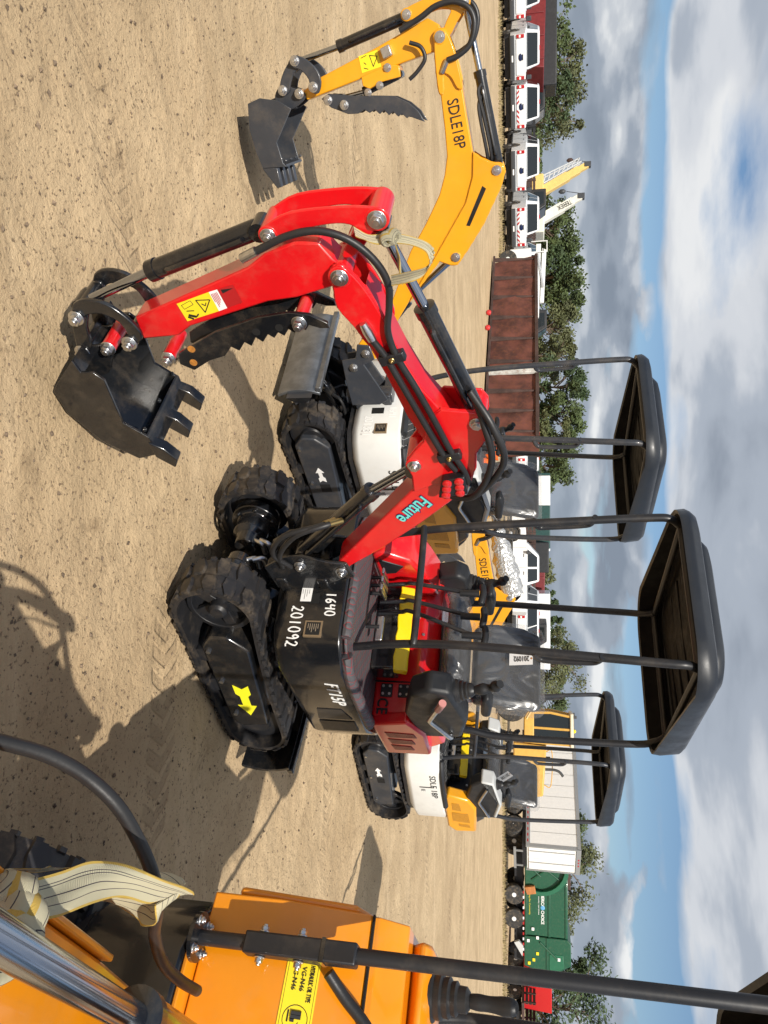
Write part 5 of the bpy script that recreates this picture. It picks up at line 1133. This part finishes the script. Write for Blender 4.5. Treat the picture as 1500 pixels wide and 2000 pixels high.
q0 = Vector(at(396, 54, 1.6+(1113-1042)/1444.*54))-Vector(c2.location); q1 = Vector(at(405, 54, 1.6+(1096-1042)/1444.*54))-Vector(c2.location)
lettering('TEREX', q0+Vector((-.1,-.35,-.1)), (q1-q0), Vector((0,-1,0)).cross((q1-q0).normalized()), 1.0, lblblk, c2, height=.35)

# ---- flatbeds, dark vans and red lorry standing behind the pickups
def lorry(u, Y, rz, label, kind, m, group, L=6.0, h=2.4, bedm=None):
    r = thing('flatbed_truck' if kind == 'flat' else 'box_van' if kind == 'van' else 'dump_truck', label, 'truck', at(u, Y), R_(rz), group)
    MB().b2((.0,-.45,.55), (L,.45,.85)).obj('chassis', blackm, r)
    for x in (.9, 1.9, L-.9):
        for s in (-1, 1): wheel(r, (x, s*.95, .48), .48, .28, rm=rimw)
    cab = MB().prism([(L-1.0,.6),(L-1.0,h),(L+.1,h),(L+.55,h*.68),(L+.9,h*.62),(L+.95,.6)], -1.0, 1.0).obj('cab', m, r, bev=.06)
    MB().add([(L+.13,-.85,h-.08),(L+.13,.85,h-.08),(L+.53,.9,h*.7),(L+.53,-.9,h*.7),(L+.16,-.85,h-.07),(L+.16,.85,h-.07),(L+.56,.9,h*.71),(L+.56,-.9,h*.71)], [(0,1,2,3),(7,6,5,4),(0,4,5,1),(1,5,6,2),(2,6,7,3),(3,7,4,0)]).obj('windscreen', glassd, cab)
    for s in (-1, 1): MB().prism([(L-.8,h*.68),(L-.8,h-.15),(L-.05,h-.15),(L+.2,h*.68)], s*.99, s*1.012).obj('side_window', glassd, cab)
    if kind == 'flat':
        bed = MB().b2((-.2,-1.15,.9), (L-1.1,1.15,1.05)).obj('bed', bedm or rustd, r, bev=.02)
        for i in range(7):
            for s in (-1, 1): MB().b2((-.1+i*(L-1.2)/6.3,s*1.12-.04,1.05), (.0+i*(L-1.2)/6.3,s*1.12+.04,1.75)).obj('stake', bedm or rustd, bed)
        for s in (-1, 1):
            for z in (1.2,1.42,1.64): MB().b2((-.15,s*1.08-.02,z-.08), (L-1.2,s*1.08+.02,z+.08)).obj('side_board', bedm or rustd, bed)
    elif kind == 'van':
        MB().b2((-.2,-1.2,.9), (L-1.1,1.2,h+.7)).obj('box', m, r, bev=.05)
    else:
        bed = MB().prism([(-.3,1.0),(-.5,h+.1),(L-1.2,h+.25),(L-1.3,1.0)], -1.2, 1.2).obj('dump_body', bedm or m, r, bev=.04)
        for i in range(4):
            x = .1+i*(L-1.6)/3
            for s in (-1, 1): MB().b2((x-.08,s*1.2-.06,1.05), (x+.08,s*1.2+.06,h+.1)).obj('rib', bedm or m, bed, bev=.02)
    return r
dkred = mat('dull_red_paint', (.16,.018,.02), .5, var=.15); dkblk = mat('faded_black_paint', (.02,.021,.023), .5, var=.2); dkgrn = mat('dark_green_paint', (.012,.055,.050), .5, var=.15)
GB = 'trucks standing behind the pickups'
lorry(20, 47, 12, 'black box truck behind the leftmost pickups', 'van', dkblk, GB, h=2.3)
lorry(150, 46, 175, 'dull red truck behind the leftmost pickups', 'dump', dkred, GB, h=2.1)
lorry(205, 50, 3, 'brown stake truck behind the chevron pickup', 'flat', dkblk, GB, L=7)
lorry(300, 49, 178, 'black stake truck behind the third pickup', 'flat', dkblk, GB, L=8, bedm=dkblk)
lorry(455, 47, 5, 'rusty stake truck between the crane and the skip', 'flat', dkblk, GB, L=6)
GC = 'trucks in the far row beyond the red machine'
lorry(1010, 47, 2, 'rusty stake truck in the far row, nearest to the yellow canopy post', 'flat', dkblk, GC, L=7.5)
lorry(1065, 52, 178, 'dark green truck in the far row behind the stake truck', 'van', dkgrn, GC, L=6, h=2.0)
lorry(1098, 45, 90, 'black truck cab seen head-on in the far row', 'flat', dkblk, GC, L=6, h=2.6)
lorry(1160, 52, 0, 'white box truck behind the side-on pickup', 'van', carw, GC, h=2.0)
lorry(1205, 55, 180, 'dull red truck behind the white pickups', 'dump', dkred, GC, h=2.2)
lorry(935, 52, 3, 'white box truck behind the seat of the yellow machine', 'van', carw, GC, h=2.0)
lorry(1922, 47, 92, 'bright red dump truck right of the green garbage truck', 'dump', mat('bright_red_paint', (.50,.010,.014), .35, coat=.3), 'trucks at the right end', h=2.6)
lorry(1985, 45.5, 95, 'black truck at the right end of the far row', 'flat', dkblk, 'trucks at the right end', h=2.5)

# ---- white box trailer
def trailer():
    near = Vector((17.7,40.0,0)); far = Vector((12.4,47.0,0)); d = (far-near); L = d.length
    r = thing('box_trailer', 'long white box trailer with grey rails behind the yellow loader', 'trailer', near, math.atan2(d.y, d.x))
    W = -2.5; wt = mat('trailer_white', (.82,.82,.80), .45, var=.03, dirt=.05); gal = mat('galvanised_rail', (.40,.41,.41), .4, metal=.5)
    bx_ = MB().b2((.05,-.02,1.25), (L,W,4.0)).obj('box', wt, r, bev=.01)
    n = 12
    for i in range(n): MB().b2((.12+(L-.15)*i/n,0,1.42), (.08+(L-.15)*(i+1)/n,.004,3.86)).obj('side_panel', wt, bx_, smooth=0)
    MB().b2((0,-.03,3.86), (L,.03,4.04)).obj('top_rail', gal, bx_); MB().b2((0,-.03,1.2), (L,.03,1.42)).obj('bottom_rail', gal, bx_)
    MB().b2((-.05,.02,1.2), (.12,-.10,4.05)).obj('corner_post', gal, bx_); MB().b2((-.05,W,1.2), (.12,W+.1,4.05)).obj('corner_post', gal, bx_); MB().b2((-.06,.02,3.82), (.10,W,4.06)).obj('rear_header', gal, bx_)
    for i in range(26): MB().b2((.2+i*(L-.4)/26,.031,1.27), (.2+(i+.5)*(L-.4)/26,.036,1.33)).obj('reflective_tape', taill, bx_)
    for i in range(3): MB().b2((-.07,-.9-.3*i,3.92), (-.06,-1.05-.3*i,3.99)).obj('marker_lamp', taill, bx_)
    for k in range(2):
        dr = MB().b2((-.02,-.12-1.15*k,1.35), (.04,-1.22-1.15*k,3.80)).obj('rear_door', wt, bx_, bev=.01)
        MB().cyl((-.05,-.45-1.15*k,1.4), (-.05,-.45-1.15*k,3.75), .025, n=8).obj('lock_rod', gal, dr)
    MB().b2((0,-.3,1.0), (L,W+.3,1.2)).obj('underframe', blackm, r)
    for x in (1.2, 2.45):
        for y in (-.30, W+.30): wheel(r, (x, y, .52), .52, .5, rm=rimw)
    MB().b2((-.1,-.2,.55), (-.02,W+.2,.68)).obj('bumper_bar', gal, r); 
    for y in (-.5,W+.5): MB().b2((-.09,y-.05,.6), (-.03,y+.05,1.05)).obj('bumper_leg', gal, r)
    for y in (-.35,W+.35): MB().b2((L-2.6,y-.06,.1), (L-2.5,y+.06,1.0)).obj('landing_leg', gal, r)
    MB().b2((4.2,-.10,.62), (6.6,-.45,1.0)).obj('side_box', blackm, r)
trailer()

# ---- yellow wheel loader
def loader():
    ly = mat('loader_yellow', (.62,.36,.07), .45, var=.08, dirt=.15)
    r = thing('wheel_loader', 'yellow wheel loader with tall cab in front of the white trailer', 'loader', at(1452, 33.0), R_(170))
    # x ahead towards the left of the picture
    MB().prism([(-1.9,.75),(-2.1,1.2),(-1.95,2.0),(.1,2.15),(.2,.75)], -.75, .75).obj('engine_hood', ly, r, bev=.06)
    for i in range(4): MB().b2((-1.7+i*.42,-.78,1.35), (-1.42+i*.42,-.745,1.9)).obj('hood_vent', blackm, r)
    MB().b2((-2.15,-.8,.6), (-1.85,.8,1.25)).obj('counterweight', ly, r, bev=.08)
    cab = MB().prism([(.25,1.5),(.20,3.15),(1.35,3.15),(1.5,2.3),(1.45,1.5)], -.68, .68).obj('cab_glass', glassd, r)
    for x, z0, x2, z1 in ((.24,1.5,.19,3.15),(1.46,1.5,1.5,2.3),(1.5,2.3,1.36,3.15),(.85,1.5,.82,3.15)):
        for s in (-1, 1): MB().cyl((x,s*.68,z0), (x2,s*.68,z1), .055, n=6).obj('cab_pillar', ly, cab)
    MB().b2((.05,-.80,3.13), (1.5,.80,3.27)).obj('cab_roof', mat('loader_cream', (.66,.60,.46), .5), cab, bev=.04)
    MB().b2((.2,-.74,1.2), (1.6,.74,1.62)).obj('cab_base', ly, r, bev=.04)
    MB().tube(smooth_path([(-1.0,-.25,2.1),(-1.0,-.25,2.5),(-1.08,-.25,2.72),(-1.25,-.25,2.86)], 4), .06, 10).obj('exhaust_pipe', greyt, r); MB().cyl((-.55,-.3,2.1), (-.55,-.3,2.32), .09, n=12).obj('air_intake', blackm, r)
    MB().prism([(1.4,.8),(1.5,1.6),(2.2,1.55),(3.0,.7),(2.9,.45),(2.2,1.0),(1.7,.8)], -.25, .25).obj('lift_arm', ly, r, bev=.04)
    MB().prism([(2.9,.15),(2.75,.7),(3.0,1.0),(3.2,.9),(3.05,.35),(3.7,.12),(3.7,.05)], -1.2, 1.2).obj('loader_bucket', ly, r, bev=.03)
    for x in (-1.15, 1.75):
        for s in (-1, 1): wheel(r, (x, s*.88, .68), .68, .48, rm=ly)
    for s in (-1, 1): MB().tube(smooth_path([(1.2,s*.9,1.3),(1.75,s*.9,1.55),(2.3,s*.9,1.25)], 4), .05, 6).obj('mudguard', ly, r)
    MB().tube([(-.2,-.78,1.6),(.0,-.82,2.2),(.1,-.82,2.9)], .025, 8).obj('hand_rail', ly, r)
    for i in range(3): MB().b2((.15,-1.0,.55+.28*i), (.55,-.76,.60+.28*i)).obj('step', blackm, r)
    MB().tube(smooth_path([(-1.7,-.55,2.05),(-1.7,-.55,2.35),(-.3,-.55,2.40),(-.3,-.55,2.12)], 4), .022, 8).obj('guard_rail', ly, r); MB().b2((-2.0,-.79,1.02), (.1,-.757,1.12)).obj('black_stripe', blackm, r)
    for s in (-1, 1): MB().b2((1.30,s*.72-.06,3.27), (1.42,s*.72+.06,3.40)).obj('work_lamp', greyt, r)
    MB().cyl((1.5,-.3,1.0), (2.35,-.3,1.35), .07, n=10).obj('lift_ram', rim, r); MB().lathe([(.08,0),(.08,.10),(.03,.14)], (.7,0,3.27), (0,0,1), 10).obj('beacon', lblyel, r)
loader()

# ---- green garbage truck
def garbage():
    gr = mat('truck_green', (.006,.075,.036), .4, coat=.3, var=.06, dirt=.08); grl = mat('truck_green_light', (.012,.115,.058), .45, var=.06)
    r = thing('garbage_truck', 'green front-loading garbage truck beside the white trailer', 'garbage truck', at(1672, 42.), R_(-3), None)
    # local x runs to the right of the picture (towards the tail)
    b = MB().prism([(.2,1.12),(.2,3.45),(4.15,3.45),(4.15,1.12)], .0, 2.4).obj('body', gr, r, bev=.03)
    MB().prism([(4.2,1.10),(4.2,3.42),(4.4,3.62),(5.6,3.62),(5.75,3.35),(6.05,2.9),(6.05,1.9),(5.8,1.10)], -.03, 2.43).obj('tailgate', gr, r, bev=.04)
    tg = MB().prism([(5.05,2.45),(5.05,3.2),(5.70,3.25),(5.98,2.85),(5.98,2.45)], -.06, .0).obj('tail_panel', grl, r, bev=.02)
    for z in (1.2, 2.45, 3.36): MB().b2((.2,-.05,z-.06), (4.15,.0,z+.06)).obj('side_rail', gr, b, bev=.02)
    MB().b2((4.2,-.08,2.3), (5.9,-.02,2.38)).obj('tailgate_rail', gr, r)
    MB().cyl((4.45,-.07,1.95), (5.3,-.07,2.9), .05, n=8).obj('tailgate_ram', gr, r)
    hop = MB(); prof = [(.25+2.1*math.sin(R_(a)), 3.55-2.0*(1-math.cos(R_(a)))) for a in range(0, 76, 15)]
    hop.prism([(-.35,1.15),(-.35,3.3),(.25,3.5)]+prof[1:4]+[(1.45,1.15)], -.10, -.02); hop.obj('hopper_side', gr, r, bev=.02)
    fk = MB(); arc = [(.3+1.55*math.sin(R_(a)), 1.95+1.55*math.cos(R_(a))) for a in range(-10, 111, 12)]
    fk.prism(arc+[(x*.86+.04, (z-1.95)*.86+1.95) for x, z in reversed(arc)], -.34, -.14); fk.obj('lift_fork', grl, r, bev=.02)
    MB().prism([(1.45,1.1),(1.85,1.25),(1.75,1.75),(1.35,1.65)], -.36, -.12).obj('fork_foot', mat('worn_orange', (.40,.15,.04), .6, var=.2), r, bev=.03)
    for p, q in (((-.2,1.3),(1.0,3.0)), ((.0,2.9),(1.1,1.5)), ((.3,1.3),(.9,2.0))): MB().cyl((p[0],-.13,p[1]), (q[0],-.13,q[1]), .05, n=6).obj('hopper_ram', gr, r)
    MB().b2((-1.6,.1,1.0), (-.3,2.3,2.95)).obj('cab', gr, r, bev=.08); MB().b2((-1.35,.08,1.9), (-.6,.11,2.6)).obj('side_window', glassd, r)
    MB().b2((-1.5,.5,.55), (5.8,1.9,1.05)).obj('chassis', blackm, r)
    for x in (-.9, 2.05, 3.35):
        for y in (.12, 2.28): wheel(r, (x, y, .54), .54, .34, rm=rimw)
    for i in range(14): MB().b2((1.5+i*.28,-.055,1.02), (1.64+i*.28,-.04,1.09)).obj('reflective_tape', taill if i % 2 else lblwht, r)
    MB().prism([(4.6,.55),(5.3,1.0),(4.75,1.05),(4.5,.8)], -.1, .1).obj('mud_flap_bracket', greyl, r)
    lettering("AMERICA'S CHOICE", (1.75,-.004,2.02), (1,0,0), (0,0,1), 1.75, lblwht, b, height=.16, bold=.02)
    lettering('waste services', (2.0,-.004,1.86), (1,0,0), (0,0,1), 1.0, lblwht, b, height=.07); lettering('Serving Our Community', (1.75,-.004,1.36), (1,0,0), (0,0,1), 1.3, lblyel, b, height=.08)
    MB().lathe([(.12,0),(.08,.01)], (2.62,-.006,2.1), (0,-1,0), 14).obj('emblem', mat('emblem_blue', (.12,.35,.60), .4), b)
    for x, z, m_ in ((4.35,1.25,lblwht),(5.0,1.75,lblyel),(5.35,1.55,lblyel),(5.55,1.3,lblyel),(5.2,2.9,lblwht),(4.15,1.75,lblwht),(3.7,1.5,lblwht)): MB().b2((x,-.075,z), (x+.16,-.055,z+.14)).obj('sticker', m_, r)
    MB().b2((.5,.2,3.46), (1.6,2.2,3.62)).obj('roof_hatch', rustd, r)
garbage()

# ---- trees beyond
leafm = [mat('foliage_a', (.060,.085,.026), .7, var=.45, vscale=.8), mat('foliage_b', (.042,.068,.024), .7, var=.45, vscale=.8), mat('foliage_c', (.088,.098,.038), .7, var=.4, vscale=.8)]
bark = mat('bark', (.12,.09,.065), .9, var=.3, vscale=3)
def tree(u, Y, h, w, label, kind=0, n=2600, sparse=0., low=.18, seed=0, shape='round'):
    x, y, _ = at(u, Y); rnd = random.Random(seed*31+int(u)); r = thing('tree', label, 'tree', (x, y, 0), 0, 'trees beyond the lot')
    tk = MB(); lean = rnd.uniform(-.06,.06)*h; tk.tube(smooth_path([(0,0,-.1),(lean*.3,0,h*.3),(lean,0,h*.75)], 5), [h*.028*(1-.07*i) for i in range(11)], 8)
    blobs = []; nb = 19 if shape == 'round' else 22
    for i in range(nb):
        a = rnd.uniform(0, 6.28); f = rnd.random()**.5*rnd.uniform(.7,1.25)
        if shape == 'round': zz = h*(low+.12+(1-low-.22)*rnd.random()); rad = w*.5*math.sqrt(max(.05, 1-((zz/h-.55)/.5)**2))
        else: t = i/(nb-1); zz = h*(low+(1-low-.04)*t); rad = w*.5*(1-t*.9)
        bx_ = Vector((math.cos(a)*rad*f+lean, math.sin(a)*rad*f, zz)); br = (w*.135*rnd.uniform(.5,1.45)) if shape == 'round' else w*.17*(1.15-.75*i/nb)
        blobs.append((bx_, br)); s0 = Vector((lean*.6, 0, zz*rnd.uniform(.45,.8)))
        tk.tube(smooth_path([s0, s0.lerp(bx_, .5)+Vector((0,0,h*.03)), bx_], 4), [h*.010*(1-.09*k) for k in range(9)], 5)
    trunk = tk.obj('trunk', bark, r)
    lf = MB(); ls = max(.16, .0036*Y*.52)
    for k in range(int(n*1.7)):
        c, br = blobs[k % nb] if rnd.random() > .15 else blobs[rnd.randrange(nb)]
        v = Vector((rnd.gauss(0,1), rnd.gauss(0,1), rnd.gauss(0,.75))).normalized()*br*(rnd.random()**(.42 if not sparse else .55))*(1.25 if rnd.random() < .12 else 1)
        p = c+v
        if p.z < h*.06: continue
        s = ls*rnd.uniform(.7,1.6); d1 = Vector((rnd.gauss(0,1), rnd.gauss(0,1), rnd.gauss(0,1))).normalized(); d2 = d1.orthogonal().normalized()
        lf.add([p+d1*s, p+d2*s*.55, p-d1*s*.8, p-d2*s*.6], [(0,1,2,3)])
    lf.obj('crown', leafm[kind], r, smooth=0); return r
TREES = [ (70,78,5.6,7,0,900,1,'small tree behind the leftmost pickups'), (135,82,7.2,7.5,2,1500,1,'sparse tree with open branches behind the dull red truck'), (190,80,6.2,6,1,1300,1,'narrow tree left of the tall sparse one behind the pickups'),
  (245,84,7.6,8,2,1900,1,'tall sparse tree left of the crane booms'), (455,95,6.4,7,0,2200,0,'round tree just right of the cream crane boom'), (500,98,7.6,8,0,2600,0,'dense tree behind the last pickup'),
  (545,98,8.0,8,1,2800,0,'dense tree behind the left end of the long skip'), (595,98,8.2,8,0,2800,0,'dense tree behind the middle of the long skip'), (645,96,7.4,7,2,2200,1,'looser tree behind the right part of the long skip'),
  (695,88,6.6,6.5,2,1900,1,'pale loose tree near the canopy post of the yellow machine'), (755,84,7.6,7,1,2800,0,'full dark tree behind the short skip'), (805,84,7.8,7,0,2800,0,'tallest tree behind the short skip'),
  (865,82,5.8,5.5,2,1500,1,'small pale tree behind the yellow canopy posts'), (912,80,6.2,6,0,1900,0,'tree left of the red canopy post'), (1118,110,4.6,6,2,900,1,'low grey-green tree behind the white pickups'),
  (1300,86,7.6,8,2,1900,1,'loose pale tree right of the tall post of the red machine'), (1345,90,5.6,6,0,1800,0,'low round tree by the yellow loader'),
  (1618,70,6.8,7,0,1700,1,'tree above the right end of the white trailer'), (1690,68,7.6,8,2,2200,1,'loose tree above the green garbage truck'), (1780,72,5.8,6,2,1400,1,'grey-green tree above the tail of the garbage truck'),
  (1895,70,4.6,4,0,900,0,'small tree behind the bright red truck'), (1960,62,7.6,9,1,3200,0,'large tree at the right end of the far row') ]
for i, (u, Y, h, w, k, n, sp, lab) in enumerate(TREES): tree(u, Y, h, w, lab, k, n, sp, seed=i)
for i, (u, h) in enumerate(((1155,3.2),(1180,3.9),(1205,4.4),(1228,4.6),(1250,4.9),(1270,4.3))):
    tree(u, 105+4*(i % 2), h+1.2, 4.2, '%s young pine from the left behind the white pickups' % ('first second third fourth fifth sixth'.split()[i]), 1, 1000, 0, .02, 60+i, 'cone')
# far belt of woodland
wd = MB(); rnd = random.Random(5)
for k in range(26000):
    x = rnd.uniform(-150,150); hh = 3.0+1.4*noise.noise((x*.06,0,3))+.8*noise.noise((x*.3,2,1)); z = rnd.random()*max(.8, hh); y = 150+rnd.gauss(0,3); s = rnd.uniform(.25,.6)
    d1 = Vector((rnd.gauss(0,1), rnd.gauss(0,1), rnd.gauss(0,1))).normalized(); d2 = d1.orthogonal().normalized(); p = Vector((x,y,z)); wd.add([p+d1*s,p+d2*s*.6,p-d1*s,p-d2*s*.6], [(0,1,2,3)])
tag(wd.obj('far_woodland', leafm[0], smooth=0), 'low belt of far woodland along the horizon', 'woodland', kind='stuff')

# folded white boom lift behind the long skip
def lift():
    r = thing('boom_lift', 'folded white boom lift showing above the long rusty skip', 'boom lift', at(560, 36.), 0); wl = mat('lift_white', (.70,.71,.70), .45, var=.06, dirt=.2)
    MB().prism([(-1.9,1.72),(-1.9,1.95),(1.6,1.85),(1.6,1.66)], -.12, .12).obj('lower_boom', wl, r, bev=.02); MB().prism([(-1.7,2.0),(-1.6,2.2),(.9,2.08),(.9,1.9)], -.10, .10).obj('upper_boom', wl, r, bev=.02)
    MB().cyl((-1.4,-.15,1.8), (.2,-.15,2.05), .05, n=8).obj('lift_ram', rim, r); MB().b2((-1.5,-.8,.5), (1.3,.8,1.5)).obj('base', wl, r, bev=.06)
    for x in (-1.0,.9):
        for s in (-1, 1): wheel(r, (x, s*.8, .42), .42, .28, rm=wl)
    for x in (-1.95,-1.45): MB().cyl((x,-.3,1.5), (x,-.3,2.25), .025, n=6).obj('basket_rail', wl, r)
    MB().cyl((-1.95,-.3,2.22), (-1.45,-.3,2.22), .025, n=6).obj('basket_rail', wl, r)
lift()

# ---------------------------------------------------------------- straps, hose, tags, loose things
bpy.context.view_layer.update()
def on(o, v): return o.matrix_world @ Vector(v)
def away(px, py, d):
    """place point seen along the picture ray (px right, py down in the stored picture) at ground distance d ahead"""
    a = (py-1000)/1444.; b = (750-px)/1444.; dr = Vector((a, c_-s_*b, -(s_+c_*b))); return Vector((0,0,1.6))+dr*(d/dr.y)
# thick hose looping from the orange boom to its chassis
hp = [(-40,1440,.86),(30,1456,.90),(100,1478,.94),(170,1518,.98),(230,1575,1.01),(272,1645,1.04),(300,1715,1.06),(308,1770,1.10),(302,1825,1.18),(318,1880,1.26),(352,1915,1.34),(385,1935,1.42)]
hz_ = MB().tube(smooth_path([ORG.matrix_world.inverted() @ away(*p) for p in hp], 6), .0108, 16); hz_.obj('hose', hoseb, ORG)
# webbing strap knotted round that hose and the boom
def strap(name, label, bands, knots, w, group):
    r = thing(name, label, 'strap', bands[0][0][0], 0, group); o = Vector(bands[0][0][0])
    for pts, wd in bands:
        b = ribbon([Vector(p)-o for p in pts], [Vector(x) for x in wd], w, 14); n = len(b.v)//14
        for i in range(n):
            e = Vector(b.v[14*i+6])-Vector(b.v[14*i]); t = Vector(b.v[14*min(i+1, n-1)+3])-Vector(b.v[14*max(i-1, 0)+3]); nn = e.cross(t).normalized()
            for k in range(14):
                f = (k % 7)/6; d = w*.085*math.sin(math.pi*i/(n-1))*(math.sin(i*.11+f*6.5)+.4*math.sin(i*.23+f*11)); b.v[14*i+k] = tuple(Vector(b.v[14*i+k])+nn*d-e*(f-.5)*(.14+.10*math.sin(i*.13))*math.sin(math.pi*i/(n-1)))
        b.obj('band', webbing, r, smooth=70)
    for k, (c, ax, R0, r0) in enumerate(knots):
        b = MB(); b.uv = []; ax = Vector(ax).normalized(); u = ax.orthogonal().normalized(); v = ax.cross(u); n, m = 22, 12
        for i in range(n):
            t = 2*math.pi*i/n; d = u*math.cos(t)+v*math.sin(t)
            for j in range(m): a = 2*math.pi*j/m; b.v.append(tuple(Vector(c)-o+d*(R0+r0*math.cos(a)*.75)+ax*r0*1.5*math.sin(a))); b.uv.append((i*.4, abs(j/m*2-1)))
        for i in range(n):
            for j in range(m): b.f.append((i*m+j, ((i+1)%n)*m+j, ((i+1)%n)*m+(j+1)%m, i*m+(j+1)%m))
        b.obj('knot', webbing, r)
    return r
A_ = away
strap('webbing_strap', 'large cream webbing strap knotted round the hose of the orange machine', [
  ([A_(8,1782,.66), A_(60,1762,.72), A_(120,1745,.78), A_(190,1722,.85), A_(255,1725,.92), A_(315,1742,.99), A_(352,1748,1.04)], [(.75,-.1,.65),(.8,-.2,.5),(.85,-.3,.2),(.9,-.3,.1),(.75,-.2,-.4),(.55,-.1,-.75),(.35,.2,-.9)]),
  ([A_(352,1748,1.04), A_(366,1742,1.09), A_(345,1722,1.12), A_(290,1705,1.10), A_(200,1696,1.0), A_(90,1698,.9), A_(-20,1702,.8)], [(.35,.2,-.9),(.3,.6,-.7),(.2,.9,-.3),(.25,.9,-.2),(.3,.9,0),(.3,.9,.1),(.3,.9,.1)]),
  ([A_(330,1752,1.02), A_(322,1775,1.04), A_(300,1782,1.07), A_(270,1770,1.10), A_(200,1752,1.10), A_(120,1765,1.05)], [(.5,-.1,-.8),(.7,-.2,-.6),(.85,-.2,-.4),(.8,.3,-.3),(.6,.7,0),(.6,.7,0)]) ],
  [(A_(18,1772,.665), (.2,.5,.8), .022, .016), (A_(24,1800,.655), (.7,.4,.5), .020, .017), (A_(2,1838,.64), (.5,-.3,.8), .024, .020), (A_(-5,1765,.66), (.9,.2,.3), .020, .016)], .052, 'webbing straps tied to the machines')
RW = lambda s, y, z: on(RED, tuple(a+b for a, b in zip(rotz((s,y,z), R_(-7.5)), (.62,0,0))))
wv = [Vector((.9,-.35,.25))]*9
strap('webbing_strap', 'small cream webbing strap tied round the arm cylinder rod of the red boom', [
  ([RW(*p) for p in SP1], wv[:len(SP1)]), ([RW(*p) for p in SP2], [Vector((.9,-.35,.3)), Vector((.9,-.3,.2)), Vector((.95,-.2,.1)), Vector((.8,.3,-.4)), Vector((.85,.2,-.4)), Vector((.9,-.2,.0)), Vector((.9,-.35,.1))][:len(SP2)]), ([RW(*p) for p in SP3], wv[:len(SP3)])],
  [(RW(*SPK), (.4,-.3,.8), .014, .012), (RW(SPK[0], SPK[1]+.01, SPK[2]-.015), (.9,-.3,.2), .012, .011)], .036, 'webbing straps tied to the machines')
# lot tags
def lot_tag(mach, txt, c, xd, yd, w, h, label):
    X = Vector(xd).normalized(); Y = Vector(yd).normalized(); Z = X.cross(Y); c = Vector(c)
    r = thing('lot_tag', label, 'tag', on(mach, c), mach.rotation_euler.z, 'paper lot tags on the seats')
    q = [-X*w/2-Y*h/2, X*w/2-Y*h/2, X*w/2+Y*h/2, -X*w/2+Y*h/2]; panel('card', q, .0012, lblwht, r)
    lettering(txt, -X*w*.36-Y*h*.18+Z*.0016, X, Y, w*.66, lblblk, r, height=h*.42)
    MB().lathe([(.006,0),(.004,.001)], X*-w*.44+Z*.0014, Z, 10).obj('eyelet', rustb, r)
lot_tag(RED, '201092', (-.405,.02,1.535), (-.20,0,-1), (0,1,0), .125, .07, 'white paper tag reading 201092 on the seat of the red machine')
lot_tag(EXB, '201330', (-.30,.10,1.33), (.15,.65,-.75), (.3,.75,.65), .14, .08, 'white paper tag lying tilted on the far yellow machine')
# orange rag on the near yellow machine
rg = MB(); rn = random.Random(4); nx = 12
for i in range(nx+1):
    for j in range(nx+1): u, v = i/nx-.5, j/nx-.5; rg.v.append((u*.10+.01*math.sin(v*19), v*.20+.008*math.sin(u*23), .045*math.exp(-(u*u+v*v)*5)+.018*math.sin(u*17+v*11)+.012*math.sin(v*29)))
for i in range(nx):
    for j in range(nx): a = i*(nx+1)+j; rg.f.append((a, a+nx+1, a+nx+2, a+1))
ro = rg.obj('orange_rag', mat('orange_cloth', (.80,.13,.01), .7, var=.1), None, smooth=80); ro.modifiers.new('thick', 'SOLIDIFY').thickness = .006
ro.location = on(EXA, (-.22,-.07,1.30)); ro.rotation_euler = (.3,.5,.4); tag(ro, 'crumpled orange rag on the console of the near yellow machine', 'rag')
bpy.context.view_layer.update()
